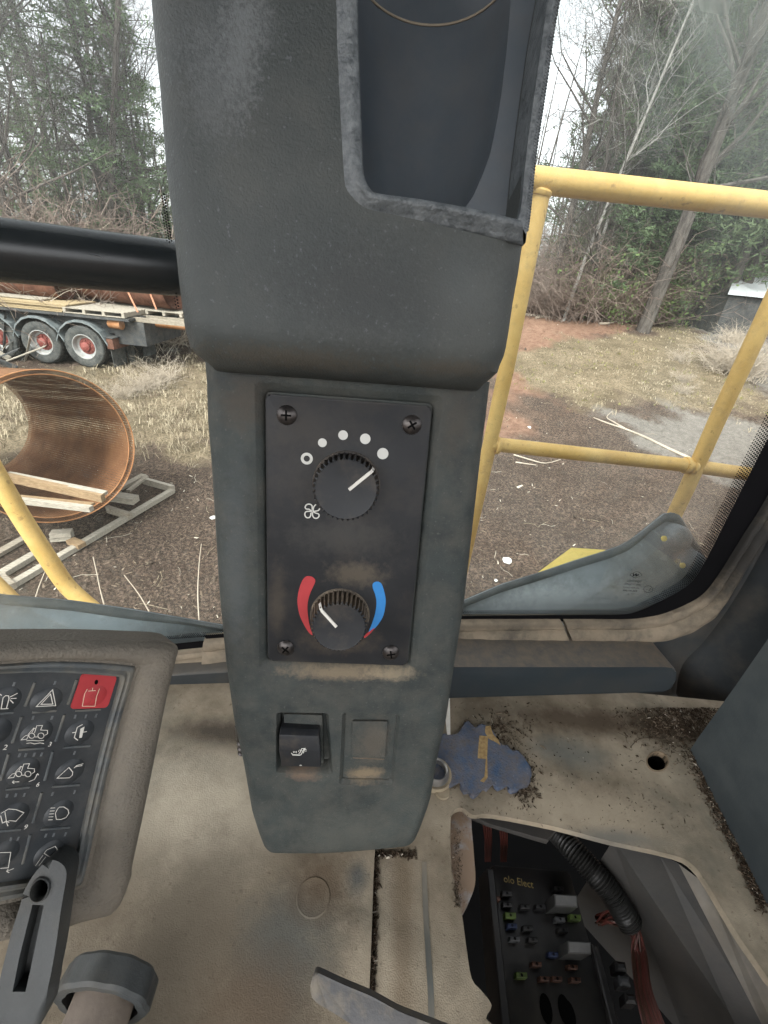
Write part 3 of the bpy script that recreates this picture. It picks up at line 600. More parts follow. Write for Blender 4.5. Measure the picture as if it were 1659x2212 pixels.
ORD = 'first second third fourth fifth sixth seventh eighth ninth tenth eleventh twelfth thirteenth fourteenth fifteenth sixteenth seventeenth eighteenth nineteenth twentieth'.split()
for grp, what in ((EAST, 'leafless grey trees behind the yellow railing'), (WEST, 'leafless grey trees behind the parked flatbed'), ('pines of the wood behind the yellow railing', 'green pines behind the yellow railing'), ('pines of the wood behind the flatbed', 'green pines behind the parked flatbed'),
                  ('brambles behind the yellow railing', 'brown bramble thickets behind the yellow railing'), ('brambles behind the flatbed', 'brown bramble thickets behind the parked flatbed'), ('olive bushes behind the yellow railing', 'olive bushes behind the yellow railing'),
                  ('weeds beside the path', 'tall dry weed tufts beside the path'), ('weeds at the tail of the flatbed', 'dry weed tufts at the tail of the flatbed'), ('pale vines behind the flatbed', 'pale vine tangles behind the parked flatbed')):
    os_ = sorted([o for o in COL.objects if o.parent is None and o.get('group') == grp], key=lambda o: math.atan2(o.location.x, o.location.y))
    for k, o in enumerate(os_): o['label'] = ORD[k] + ' from the left of the ' + what
# ============================================================ cab interior: planes everything sits on
D0 = .257
HZ = nz(np.array([*(RM @ np.array([12650 - IMW / 2, -(1758 - IMH / 2), -FPX]))[:2], 0]))     # direction across the console
r0 = ray(756, 866); PT = CAM + r0 * (D0 / r0[1]); r1 = ray(730, 1436); PB = CAM + r1 * (.837 * D0 / r1[1])
_v = nz((PT - PB) - HZ * (PT - PB).dot(HZ)); PN_ = np.cross(HZ, _v)
P = Fr(PT, HZ, PN_)
if P.n[1] > 0: P = Fr(PT, HZ, -PN_)
P.u = HZ; P.v = _v
WD = nz(np.array([*(RM @ np.array([8000 - IMW / 2, -(1275 - IMH / 2), -FPX]))[:2], 0])); WN = np.array([WD[1], -WD[0], 0.])
GW = Fr(np.array([0, .385, 3.0]), WD, WN); GW.u = WD; GW.v = np.array([0, 0, 1.])
MZ = 3.0 - .44
MT = Fr((0, 0, MZ), (1, 0, 0), (0, 0, 1)); MT.v = np.array([0, 1., 0])
KN = RM @ nz(np.array([.75, -.145, .64])); kc = at_depth(150, 1660, .235); ku = RM @ np.array([1, -.05, 0.]); KP = Fr(kc, ku, KN)

# ---- control console (the tall pillar cover)
H1 = .030
z1 = lambda pts: pts
SL = [(292, -420), (312, -120), (318, -60), (325, 0), (335, 110), (345, 200), (358, 370), (368, 450), (376, 520), (384, 600), (394, 679), (399, 725), (406, 747), (421, 768), (442, 787)]
SR = [(1325, -420), (1240, -120), (1222, -60), (1204, 0), (1182, 156), (1169, 219), (1150, 342), (1143, 409), (1132, 513), (1121, 590), (1109, 656), (1099, 725), (1092, 765), (1080, 800), (1053, 832)]
LL = [(444, 795), (447, 811), (450, 905), (458, 1000), (466, 1130), (475, 1280), (489, 1426), (506, 1549), (526, 1638), (544, 1741), (562, 1797), (579, 1836), (590, 1850)]
LR = [(1056, 835), (1054, 850), (1050, 890), (1040, 962), (1021, 1130), (1002, 1300), (982, 1426), (977, 1459), (962, 1559), (946, 1625), (929, 1724), (909, 1784), (896, 1816)]
def loft(fr, vs_, uL, uR, hf, rad, back, curv=0.0, nc=7):
    g = G(); k = None; v = []
    for vv in vs_:
        a, b, h, rr, bk = uL(vv), uR(vv), hf(vv), rad(vv), back; ring = [(a, -bk)]; ring += [(a, h - rr - (h + bk) * .02)]
        for q in range(nc + 1):
            t = PI - PI / 2 * q / nc; ring.append((a + rr + rr * math.cos(t), h - rr + rr * math.sin(t)))
        for q in range(1, 8):
            s_ = q / 8; ring.append((a + rr + (b - a - 2 * rr) * s_, h + curv * 4 * s_ * (1 - s_)))
        for q in range(nc + 1):
            t = PI / 2 - PI / 2 * q / nc; ring.append((b - rr + rr * math.cos(t), h - rr + rr * math.sin(t)))
        ring += [(b, h - rr - (h + bk) * .02), (b, -bk)]; k = len(ring); v += [fr.w(u, vv, hh) for u, hh in ring]
    f = []; n = len(vs_)
    for i in range(n - 1):
        for j in range(k): f.append((i * k + j, i * k + (j + 1) % k, (i + 1) * k + (j + 1) % k, (i + 1) * k + j))
    f.append(tuple(range(k))); f.append(tuple((n - 1) * k + j for j in range(k))[::-1]); return v, f
def curve_uv(pts, h):
    q = sorted([P.uv(a, b, h)[::-1] for a, b in pts]); vv = [a for a, b in q]; uu = [b for a, b in q]; return lambda x: float(np.interp(x, vv, uu))
console = thing('control_console', P.w(0, -.17, -.02), 'tall grey dashboard console with heater knobs and open storage pocket', 'console')
uL, uR = curve_uv(SL, H1 - .014), curve_uv(SR, H1 - .014)
v_c = P.uv(700, 820, 0)[1]; v_t = P.uv(756, -400, H1)[1]; RB = .024
vs_u = [v_c + RB * (1 - math.cos(a)) for a in np.linspace(0.0, PI / 2, 9)] + list(np.linspace(v_c + RB, v_t, 26)[1:])
def hfu(v): t = min(1, max(0, (v_c + RB - v) / RB)); return .001 + (H1 - .001) * math.sqrt(max(0, 1 - t * t))
def to_bm(vf):
    bm = bmesh.new(); vv = [bm.verts.new(tuple(map(float, p))) for p in vf[0]]
    for q in vf[1]:
        try: bm.faces.new([vv[i] for i in q])
        except ValueError: pass
    return bm
uLL = lambda v: uL(v) + .0; ub = to_bm(loft(P, vs_u, uL, uR, hfu, lambda v: .018 if v > v_c + .012 else .012, .085, .002))
pk_in = [(768, -380), (773, 0), (775, 109), (780, 255), (784, 364), (789, 397), (804, 418), (850, 427), (913, 437), (1022, 457), (1104, 479), (1119, 478), (1123, 455), (1137, 327), (1162, 146), (1184, 0), (1255, -380)]
pin = [tuple(p) for p in resample(P.up(pk_in[:5], H1) + spl(P.up(pk_in[4:8], H1), 3) + P.up(pk_in[8:], H1), 60)]
_s = lambda x, y, h=0: P.hit(x, y, h)
add_stains_shade(M['cover'], [(_s(520, 100, H1), (.010, .06, .026), (.16, .17, .175), .5), (_s(545, 50, H1), (.012, .06, .012), (.15, .16, .165), .4), (_s(440, 60, H1), (.02, .06, .02), (.10, .11, .115), .35), (_s(470, 190, H1), (.016, .06, .022), (.12, .13, .135), .45), (_s(800, 640, H1), (.05, .05, .03), (.022, .025, .026), .5), (_s(1010, 620, H1), (.02, .05, .02), (.10, .11, .11), .35), (_s(620, 780, H1), (.06, .05, .008), (.085, .07, .052), .5), (_s(980, 800, H1), (.03, .05, .006), (.085, .07, .052), .5)], 420, 3.2)
add_stains_shade(M['cover_low'], [(_s(735, 1452), (.045, .05, .006), (.20, .155, .10), .75), (_s(850, 1455), (.02, .05, .006), (.26, .21, .14), .6), (_s(655, 1672), (.014, .05, .006), (.17, .12, .085), .75), (_s(790, 1678), (.016, .05, .007), (.20, .155, .10), .9), (_s(805, 1610), (.015, .05, .025), (.105, .09, .07), .6), (_s(740, 1800), (.05, .05, .03), (.09, .092, .08), .5), (_s(510, 1200), (.010, .05, .08), (.085, .095, .098), .45), (_s(530, 870), (.016, .05, .02), (.06, .048, .036), .6), (_s(990, 900), (.012, .05, .03), (.06, .052, .042), .5)], 150, 2.0)
add_stains_shade(M['panel'], [(_s(770, 1240), (.022, .05, .010), (.12, .098, .07), .55), (_s(735, 1380), (.03, .05, .012), (.075, .06, .045), .6), (_s(600, 1300), (.006, .05, .03), (.07, .058, .045), .5), (_s(660, 920), (.03, .05, .015), (.04, .036, .032), .5), (_s(740, 1160), (.04, .05, .014), (.052, .05, .045), .5)], 160, 2.0)
me_u = boolean(ub, [prism(P, pin, -.055, H1 + .03)])
mk('upper_cover', me_u, M['cover'], console, smooth=40)
# pocket liner: cone-shaped cup wall and the flat wing right of it, tan rim of the cup
pl, g = [], G(); pr = [(1150, -400), (1106, -20), (1100, 60), (1085, 190), (1063, 310), (1030, 400), (997, 447), (985, 470)]
n = 14; rows = []
for q in np.linspace(-.55, 1, 20):
    y = -60 + 560 * q; xr = float(np.interp(y, [p[1] for p in pr], [p[0] for p in pr])); a = P.uv(752, y, .006); b = P.uv(xr, y, .006); rr = (b[0] - a[0]) / 2; c = (a[0] + b[0]) / 2; vv = (a[1] + b[1]) / 2
    rows.append([P.w(c - rr * math.cos(PI * k / n), vv, .006 - rr * 1.0 * math.sin(PI * k / n)) for k in range(n + 1)] + [P.w(P.uv(float(np.interp(y, [-380, 0, 146, 327, 455, 480], [1250, 1186, 1164, 1138, 1124, 1121])), y, .008)[0], vv, .008)])
k = n + 2; v = [p for rw in rows for p in rw]; f = [(i * k + j, i * k + j + 1, (i + 1) * k + j + 1, (i + 1) * k + j) for i in range(len(rows) - 1) for j in range(k - 1)]
mk('pocket_liner', (v, f), M['pocket'], console)
def liner_at(q):
    y = -60 + 560 * q; x_r = float(np.interp(y, [p[1] for p in pr], [p[0] for p in pr])); a = P.uv(752, y, .006); b = P.uv(x_r, y, .006); return (a[0] + b[0]) / 2, (b[0] - a[0]) / 2, (a[1] + b[1]) / 2
qs = [liner_at(q) for q in np.linspace(-.55, 1, 60)]; vr = P.uv(891, 44, -.03)[1]; qs.sort(key=lambda z_: z_[2])
c, rr = np.interp(vr, [z_[2] for z_ in qs], [z_[0] for z_ in qs]), np.interp(vr, [z_[2] for z_ in qs], [z_[1] for z_ in qs]) - .0004
mk('cup_rim', tube([P.w(c - rr * math.cos(PI * k / 24), vr, .006 - rr * math.sin(PI * k / 24)) for k in range(25)], .0006, 6), M['tan_line'], console)
po = [(680, -380), (713, 0), (717, 109), (726, 291), (733, 397), (737, 422), (749, 437), (786, 462), (877, 480), (1022, 504), (1129, 529)]
pi_ = [(768, -380), (773, 0), (775, 109), (780, 255), (784, 364), (788, 392), (800, 415), (818, 424), (913, 437), (1022, 457), (1117, 480)]
mk('pocket_rim', band(P, spl(P.up(pi_, H1), 5), spl(P.up(po, H1), 5), 90, [(-.02, -.012), (0, .0025), (.06, .0040), (.22, .0048), (.42, .0042), (.62, .0022), (.85, .0012), (1, .0004), (1.02, -.002)], base=H1 + .0005), M['rim'], console, smooth=60)
ri = [(1117, 480), (1126, 440), (1137, 327), (1162, 146), (1184, 0), (1256, -380)]; ro = [(1134, 528), (1143, 440), (1153, 345), (1172, 219), (1206, 0), (1300, -380)]
gk = G(); A, B = resample(spl(P.up(ri, H1), 6), 120), resample(spl(P.up(ro, H1 - .006), 6), 120)
gk.add(*band(P, A, B, 120, [(-.03, -.02), (0, .0005), (.3, .0014), (.7, .0004), (.95, -.004), (1.0, -.010)], base=H1))
for k in range(2, 118):                          # knurled edge
    p = A[k] * .35 + B[k] * .65; gk.tube([P.w(p[0] - .0012, p[1], .0305), P.w(p[0] + .0012, p[1] - .0003, .0290)], .0008, 5, 0)
mk('pocket_edge', gk.out(), M['rim'], console)
# lower cover with recesses
lL, lR = curve_uv(LL, -.010), curve_uv(LR, -.010); v_b = P.uv(700, 1843, -.004)[1]
vs_l = list(np.linspace(v_c + .006, v_b + .010, 34)) + [v_b + .010 * (1 - math.sin(a)) for a in np.linspace(.25, PI / 2, 6)]
def hfl(v): t = min(1, max(0, (v_b + .010 - v) / .010)); return -.010 * (1 - math.sqrt(max(0, 1 - t * t)))
def tw(pts): return pts
# bottom edge slopes up to the right: shear the lowest stations
def vb_shift(u): return 0
lb = to_bm(loft(P, vs_l[::-1], lL, lR, hfl, lambda v: .011, .075, .0012))
for v_ in lb.verts:
    q = np.array(v_.co) - P.o; uu, vv = q.dot(P.u), q.dot(P.v)
    wt = max(0, min(1, (v_b + .06 - vv) / .06)); sh = (uu - P.uv(698, 1843)[0]) * .085
    v_.co = v_.co + Vector(P.v) * float(sh * wt if sh > 0 else sh * wt * .3)
c6 = cv(1000, 1500, .5424)
pan = roundpoly(P.up(c6([(85, 95), (1290, 185), (1110, 2065), (105, 2030)])), .003)
def grow(poly, d):
    c = np.mean(poly, 0); return [tuple(np.array(p) + nz(np.append(np.array(p) - c, 0))[:2] * d) for p in poly]
rc = roundpoly(P.up(c6([(70, 76), (1308, 168), (1126, 2082), (90, 2048)])), .004)
c4 = cv(850, 2750, .3014); c3 = cv(850, 2600, .6028)
rk = roundpoly(P.up(c4([(838, 215), (1420, 225), (1480, 930), (830, 930)])), .003)
bkr = roundpoly(P.up(c3([(848, 356), (1182, 366), (1142, 792), (828, 786)])), .0025)
def cutter(poly, dep, flare=0.0):
    if not flare: return prism(P, poly, -dep, .02)
    bm = bmesh.new(); prev = None; poly = [np.array(p) for p in poly]; c = np.mean(poly, 0); n_ = len(poly)
    for h, e in [(-dep, 0)] + [(-dep + dep * q / 5 + (.0001 if q == 5 else 0), flare * (1 - math.cos(q / 5 * PI / 2))) for q in range(1, 6)] + [(.004, flare * 2.5), (.02, flare * 2.6)]:
        ring = [bm.verts.new(P.w(*(p + np.sign(p - c) * e), h)) for p in poly]
        if prev is None: bm.faces.new(ring[::-1])
        else:
            for i in range(n_): bm.faces.new((prev[i], prev[(i + 1) % n_], ring[(i + 1) % n_], ring[i]))
        prev = ring
    bm.faces.new(prev); return bm
me_l = boolean(lb, [cutter(rc, .0045, .0045), cutter(rk, .010, .0022), cutter(bkr, .0026, .0018)])
lowc = mk('lower_cover', me_l, M['cover_low'], console, smooth=40)
panel = mk('control_panel', prism(P, pan, -.0045, .0002, .0012, 2), M['panel'], console, smooth=40)
def Pc(x, y, h=0): return P.uv(*c6([(x, y)])[0], h)
def Psc(px): return px * .5424 / 1.8228 * (np.linalg.norm(P.hit(760, 1100) - P.hit(761, 1100)))
gs_ = lambda fr, x, y: np.linalg.norm(fr.hit(x, y) - fr.hit(x + 1, y))
for (x, y, rr, seed) in ((238, 248, 72, 0), (1145, 318, 70, .6), (232, 1935, 62, .9), (993, 1970, 60, .2)):
    c = Pc(x, y); q = c6([(x, y)])[0]; r_s = rr * .5424 / 1.8228 * gs_(P, *q)
    g = lathe(P, c, [(r_s * 1.02, .0002), (r_s, .0008), (r_s * .78, .0020), (r_s * .4, .0027), (.00001, .0029)], 20)
    s_ = mk('screw', g.out(), M['screw'], panel)
    g = G()
    for a in (seed, seed + PI / 2):
        d = np.array([math.cos(a), math.sin(a)]); e = np.array([-d[1], d[0]]) * r_s * .10; d = d * r_s * .52
        p = [np.array(c) - d - e, np.array(c) + d - e, np.array(c) + d + e, np.array(c) - d + e]; g.add([P.w(*q_, .0030 + a * .00001) for q_ in p], [(0, 1, 2, 3)])
    mk('screw_slot', g.out(), M['hole'], panel, smooth=0)
for (x, y, rr) in ((497, 448, 32), (647, 393, 35), (808, 420, 38), (935, 527, 41)):
    q = c6([(x, y)])[0]; g = G(); disc(g, P, Pc(x, y), rr * .5424 / 1.8228 * gs_(P, *q), .0004, 0, 24); mk('speed_dot', g.out(), M['print'], panel, smooth=0)
g = G(); ribbon(g, P, circ(Pc(384, 563), 33 * .5424 / 1.8228 * gs_(P, 660, 990), 28), 21 * .2976 * gs_(P, 660, 990), .0004, closed=True); mk('off_mark', g.out(), M['print'], panel, smooth=0)
g = G(); wl = 9 * .2976 * gs_(P, 675, 1100)
for k, pts in enumerate(([(423, 930), (422, 905), (405, 893), (383, 897), (372, 915), (380, 928), (400, 930), (412, 940)], [(412, 945), (390, 945), (374, 952), (370, 972), (382, 990), (402, 990), (412, 975), (414, 955)],
                         [(425, 955), (426, 975), (438, 993), (458, 995), (472, 982), (470, 965), (450, 958), (432, 950)], [(430, 938), (434, 915), (445, 900), (452, 897)], [(434, 945), (452, 943), (470, 937), (478, 923)])):
    ribbon(g, P, spl([Pc(*p) for p in pts], 3), wl, .0004 + k * 1e-5)
ribbon(g, P, circ(Pc(423, 943), 8 * .2976 * gs_(P, 675, 1100), 12), wl * .8, .0005, closed=True)
mk('fan_symbol', g.out(), M['print'], panel, smooth=0)
def area(name, pts, mat, fr, h, par, n=5): 
    q = spl([tuple(p) for p in pts], n, True); g = G(); g.add([fr.w(p[0], p[1], h) for p in q], [tuple(range(len(q)))]); return mk(name, g.out(), mat, par, smooth=0)
area('heat_mark', [Pc(*p) for p in [(400, 1415), (430, 1425), (445, 1455), (412, 1530), (394, 1590), (388, 1650), (398, 1740), (412, 1800), (426, 1842), (400, 1825), (362, 1765), (330, 1690), (316, 1600), (326, 1520), (350, 1450), (375, 1420)]], M['red'], P, .0004, panel)
area('cool_mark', [Pc(*p) for p in [(893, 1455), (925, 1470), (946, 1530), (956, 1600), (942, 1690), (912, 1750), (872, 1798), (832, 1822), (852, 1770), (878, 1690), (889, 1610), (880, 1550), (862, 1500), (864, 1468)]], M['blue'], P, .0004, panel)
area('warm_tip', [Pc(*p) for p in [(876, 1790), (850, 1825), (806, 1862), (798, 1848), (835, 1818)]], M['red'], P, .00045, panel, 3)
def knob(name, face, rface, hgt, rbase_k, ptr, dust):
    q = c6([face])[0]; cpt = P.uv(*q, hgt); rf = rface * .2976 * gs_(Fr(P.w(0, 0, hgt), P.u, P.n), *q); rb = rf * rbase_k; g = G(); T = 38; N_ = T * 4; v = []
    prof = [(rb, .0003, .0), (rb, .0010, .055), (rf * 1.0, hgt - .0016, .055), (rf * .99, hgt - .0008, .03), (rf * .955, hgt, 0), (rf * .90, hgt - .0003, 0), (0.0001, hgt - .0003, 0)]
    for i in range(N_):
        a = 2 * PI * i / N_; tooth = (1, 1, -1, -1)[i % 4]
        for (r, h, am) in prof: v.append(P.w(cpt[0] + r * (1 + am * tooth * .95) * math.cos(a), cpt[1] + r * (1 + am * tooth * .95) * math.sin(a), h))
    k = len(prof); f, mi = [], []
    for i in range(N_):
        for j in range(k - 1): f.append((i * k + j, ((i + 1) % N_) * k + j, ((i + 1) % N_) * k + j + 1, i * k + j + 1)); mi.append(1 if j < 2 else 0)
    kb = mk(name, (v, f, mi), [M['knob'], dust], console, smooth=30)
    g = lathe(P, cpt, [(rb * 1.10, .0003), (rb * 1.07, .0011), (rb * 1.02, .0012)], 40); mk('knob_skirt', g.out(), dust, kb)
    A = [P.uv(*c6([p])[0], hgt) for p in ptr[:2]]; e = np.array(A[1]); d = nz(np.append(e - np.array(cpt), 0))[:2]; rim = np.array(cpt) + d * rf * 1.03; base = np.array(cpt) + d * rb * 1.08
    pth = [(np.array(A[0]), hgt + .0002), (np.array(cpt) + d * rf * .93, hgt + .0004), (rim, hgt - .0010), (np.array(cpt) + d * (rf * .4 + rb * .6) * 1.07, hgt * .62)]
    w2 = .00105; s_ = np.array([-d[1], d[0]]) * w2; v = []; f = []
    for p, h in pth:
        v += [P.w(*(p - s_), h - .0004), P.w(*(p - s_ * .8), h + .0003), P.w(*(p + s_ * .8), h + .0003), P.w(*(p + s_), h - .0004)]
    for i in range(len(pth) - 1):
        for j in range(3): f.append((i * 4 + j, i * 4 + j + 1, i * 4 + j + 5, i * 4 + j + 4))
    f += [(0, 1, 2, 3), tuple(len(v) - 1 - j for j in range(4))]
    mk('pointer', (v, f), M['white'], kb, smooth=0); return kb
knob('fan_knob', (668, 790), 232, .015, 1.02, [(690, 790), (868, 648)], surf('knob_flutes', (.02, .021, .024), (.09, .075, .06), .6, .3, 80, dust=.5, ds=90, dustc=(.13, .105, .08)))
knob('temperature_knob', (618, 1792), 196, .016, 1.06, [(598, 1785), (480, 1655)], M['knob_side'])
# rocker switch and blank
def Q4(x, y, h=0): return P.uv(*c4([(x, y)])[0], h)
base = mk('switch_base', prism(P, roundpoly([Q4(880, 250), Q4(1385, 265), Q4(1400, 900), Q4(872, 890)], .001), -.012, -.0035, .0006), M['cover_low'], console)
gq = [(Q4(843, 405, .003), .001), (Q4(1345, 428, .003), .001), (Q4(1348, 500, .007), .0068), (Q4(826, 482, .007), .0068), (Q4(858, 888, .0045), .0045), (Q4(1368, 900, .0045), .0045), (Q4(1365, 690, .0068), .0068), (Q4(824, 680, .0068), .0068)]
v = [P.w(*p, h) for p, h in gq] + [P.w(*gq[i][0], -.012) for i in (0, 1, 5, 4)] + [P.w(*gq[i][0], -.012) for i in (6, 7)]
f = [(0, 3, 2, 1), (3, 7, 6, 2), (7, 4, 5, 6), (4, 10, 11), (5, 4, 10, 10)]
f = [(0, 3, 2, 1), (3, 7, 6, 2), (7, 4, 5, 6), (4, 11, 10, 5), (1, 2, 6, 12), (12, 6, 5, 10), (1, 12, 9), (0, 13, 3), (3, 13, 7), (13, 11, 4, 7), (0, 1, 9, 8)]
bmr = to_bm((v, [(0, 3, 2, 1), (3, 7, 6, 2), (7, 4, 5, 6), (4, 11, 10, 5), (1, 2, 6, 5, 10, 9), (0, 8, 11, 4, 7, 3), (0, 1, 9, 8)])); bmesh.ops.recalc_face_normals(bmr, faces=bmr.faces)
bmesh.ops.bevel(bmr, geom=[e for e in bmr.edges if all(min(np.dot(np.array(v_.co) - P.o, P.n), 1) > -.002 for v_ in e.verts)], offset=.0006, segments=2, profile=.5, affect='EDGES')
sw = mk('rocker_switch', bmr, M['knob'], console, smooth=50)
g = G(); wl = 9 * .1653 * gs_(P, 640, 1620)
for k, pts in enumerate(([(985, 715), (1000, 735), (1110, 742), (1150, 665), (1182, 672)], [(1080, 725), (1098, 712), (1120, 660), (1165, 655), (1140, 720)], [(1090, 675), (1130, 690)], [(1165, 690), (1186, 690)], [(1000, 745), (1100, 746)], [(1010, 690), (1018, 715)], [(1030, 690), (1036, 715)], [(1050, 690), (1056, 718)], [(1085, 680), (1080, 700)])):
    ribbon(g, P, [Q4(*p, .0077) for p in pts], wl * (1 if k < 2 else .8), .0075 + k * 1e-5)
ribbon(g, P, circ(Q4(1108, 873, .0055), .0007, 12, .0003), wl * .7, .0056, closed=True)
mk('seat_heater_symbol', g.out(), M['print'], sw, smooth=0)
blank = mk('switch_blank', prism(P, roundpoly([P.uv(*p) for p in c3([(893, 402), (1122, 404), (1105, 640), (887, 632)])], .001), -.0022, -.0006, .0006), M['cover_low'], console)
g = G(); ribbon(g, P, [P.uv(*p) for p in c3([(895, 640), (1100, 650)])], .0005, -.0004); mk('blank_ridge', g.out(), surf('brown_dust', (.12, .09, .06), (.2, .15, .10), .9, .1, 200), blank, smooth=0)

# ---- round black grab bar crossing the front window
a = at_depth(-260, 514, .262); b = at_depth(470, 590, .35)
gb = thing('grab_bar', a, 'round black grab bar crossing the front window at the left', 'grab bar')
mk('bar_tube', tube([a + (b - a) * k / 20 for k in range(21)], .0190, 40), M['bar'], gb)
p = at_depth(190, 549, .272); q = at_depth(222, 555, .276); g = G(); ax = nz(b - a)
mk('scratch', tube([p, (p + q) / 2 + np.array([0, -.0002, .0002]), q], [.0002, .0004, .0003], 5), M['rim'], gb)

# ---- window panes, frit and seals (one plane at the front of the cab)
z7 = cv(2300, 1900, .4522); Gup = lambda pts, h=0: [tuple(p) for p in GW.up(pts, h)]
seal_in = [(440, 1385), (700, 1366), (900, 1347), (1000, 1342)] + z7([(0, 1205), (400, 1205), (560, 1188), (700, 1160), (900, 1080), (1060, 980), (1200, 800), (1400, 480), (1601, 160)]) + [(1760, 890), (1960, 540), (2160, 180)]
seal_out = [(440, 1445), (700, 1426), (900, 1407), (1000, 1401)] + z7([(0, 1395), (400, 1400), (600, 1385), (700, 1372), (900, 1310), (1100, 1180), (1200, 1050), (1300, 880), (1450, 640), (1601, 430)]) + [(1790, 920), (1990, 560), (2190, 200)]
frit_in = [(440, 1372), (700, 1352), (900, 1335), (1000, 1330)] + z7([(0, 1150), (350, 1145), (500, 1105), (600, 1060), (800, 960), (950, 850), (1050, 690), (1200, 400), (1390, 20)]) + [(1659, 945), (1750, 770), (1900, 470), (2060, 160)]
SI, SO, FI = spl(Gup(seal_in), 5), spl(Gup(seal_out), 5), spl(Gup(frit_in, -.004), 5)
pane = thing('side_window', GW.w(.2, -.36, -.004), 'large cab window right of the console with curved dotted black edge', 'window')
gl_out = [P_ for P_ in resample(SI, 60)]; uv0 = GW.uv(760, 1370)
top = .62; lft = GW.uv(835, 1340)[0]
poly = [(lft, SI[0][1] - .01)] + [(p[0], p[1] - .006) for p in resample(SI, 70) if p[0] > lft] ; poly += [(poly[-1][0], top), (lft, top)]
mk('glass', prism(GW, poly, -.009, -.004), M['glass_r'], pane, smooth=0)
fr2 = resample(SI, 110); fr2 = np.array([(p[0] + .004, p[1] - .004) for p in fr2])
mk('frit_band', band(GW, FI, fr2, 110, [(0, 0), (1, 0)], base=-.0035), M['frit'], pane, smooth=0)
cutv = resample(FI, 400); g = G(); pitch = 5.05 * gs_(GW, 1450, 1270); Nn = np.zeros_like(cutv)
T_ = np.gradient(cutv, axis=0); T_ /= np.linalg.norm(T_, axis=1)[:, None]; Nn = np.stack([-T_[:, 1], T_[:, 0]], 1)
L_ = np.r_[0, np.cumsum(np.linalg.norm(np.diff(cutv, axis=0), axis=1))]; ns = int(L_[-1] / pitch)
rowsn = lambda u: 4 if u < GW.uv(1400, 1300)[0] else 6
for row in range(7):
    for k in range(ns):
        s_ = (k + (row % 2) * .5) * pitch; cx = np.interp(s_, L_, cutv[:, 0]); cy = np.interp(s_, L_, cutv[:, 1]); nx = np.interp(s_, L_, Nn[:, 0]); ny = np.interp(s_, L_, Nn[:, 1])
        if cx < lft: continue
        tt = np.clip((cx - GW.uv(1350, 1300)[0]) / (GW.uv(1480, 1300)[0] - GW.uv(1350, 1300)[0]), 0, 1); nr_ = 4 + 3 * tt
        if row >= nr_: continue
        d = row * pitch * .80; rad_ = pitch * (.43 - .17 * row / nr_); disc(g, GW, (cx + nx * d, cy + ny * d), rad_, -.0034, 0, 8)
# upper left corner dots by the console
for pxs in ((358, 388, 905, 960, 1), (366, 392, 1130, 1215, 2)): pass
mk('frit_dots', g.out(), M['frit'], pane, kind='stuff', smooth=0)
g = G(); z3 = cv(2350, 2050, .3014)
Z3 = lambda x, y: GW.uv(*z3([(x, y)])[0], -.0034); ps = .1653 * gs_(GW, 1370, 1270)
ud = np.array(Z3(600, 790)) - np.array(Z3(340, 770)); ud = nz(np.append(ud, 0))[:2]
lnk = 4.5 * ps
ribbon(g, GW, [Z3(*p) for p in roundpoly([(425, 705), (530, 660), (600, 712), (495, 752)], 22, 3)], lnk * 1.1, -.0034, closed=True)
for k, pts in enumerate(([(478, 690), (478, 724)], [(478, 724), (520, 690)], [(512, 690), (512, 728)], [(512, 728), (548, 700)], [(495, 700), (545, 716)])): ribbon(g, GW, [Z3(*p) for p in pts], 13 * ps, -.0034 + (k + 1) * 1e-5)
for k, (s_, x, y, sz) in enumerate((('TEMPERED', 482, 803, 42), ('SAFETY GLASS', 463, 842, 36), ('AS2 M560 DOT459', 443, 884, 27), ('43R-001668', 428, 926, 40), ('0', 411, 970, 36))):
    g.add(*text_geo(GW, s_, Z3(x, y), sz * ps * 1.0, -.0033 - k * 1e-5, True, ud))
ribbon(g, GW, [Z3(450, 957), (Z3(466, 957))], 6 * ps, -.0034); ribbon(g, GW, [Z3(474, 957), (Z3(490, 957))], 6 * ps, -.0034)
ribbon(g, GW, [Z3(670 + 58 * math.cos(a), 896 + 44 * math.sin(a)) for a in np.linspace(0, 2 * PI, 33)[:-1]], lnk, -.0034, closed=True)
g.add(*text_geo(GW, 'E', Z3(684, 912), 44 * ps, -.0033, True, ud)); g.add(*text_geo(GW, '1', Z3(646, 910), 30 * ps, -.0033, True, ud))
mk('safety_marking', g.out(), M['frit'], pane, smooth=0)
gap = GW.uv(1206, 1365)[0]; add_stains_shade(M['seal'], [(GW.hit(1600, 1190), (.10, .2, .085), (.030, .029, .027), .93), (GW.hit(1720, 1000), (.12, .2, .14), (.028, .028, .027), .95), (GW.hit(1150, 1346), (.3, .2, .004), (.10, .085, .065), .5)], 60, 1.0)
iS = resample(SI, 260); oS = resample(SO, 260)
prof = [(0, -.012), (.0, .002), (.06, .0045), (.16, .0055), (.26, .0045), (.31, .0030), (.36, .0060), (.48, .0095), (.66, .0100), (.82, .0080), (.94, .0035), (1, -.004)]
for nm_, sel in (('window_seal', iS[:, 0] < gap - .0012), ('window_seal', iS[:, 0] > gap)):
    a_, b_ = iS[sel], oS[sel]; nn = len(a_)
    v, f = [], []; kk = len(prof)
    for i in range(nn):
        for t_, h_ in prof:
            p = a_[i] * (1 - t_) + b_[i] * t_; wob = .0004 * math.sin(i * .9) * (t_ > .1); v.append(GW.w(p[0], p[1], h_ + wob))
    f = [(i * kk + j, (i + 1) * kk + j, (i + 1) * kk + j + 1, i * kk + j + 1) for i in range(nn - 1) for j in range(kk - 1)] + [tuple(range(kk)), tuple((nn - 1) * kk + j for j in range(kk))[::-1]]
    mk(nm_, (v, f), M['seal'], pane, smooth=50)
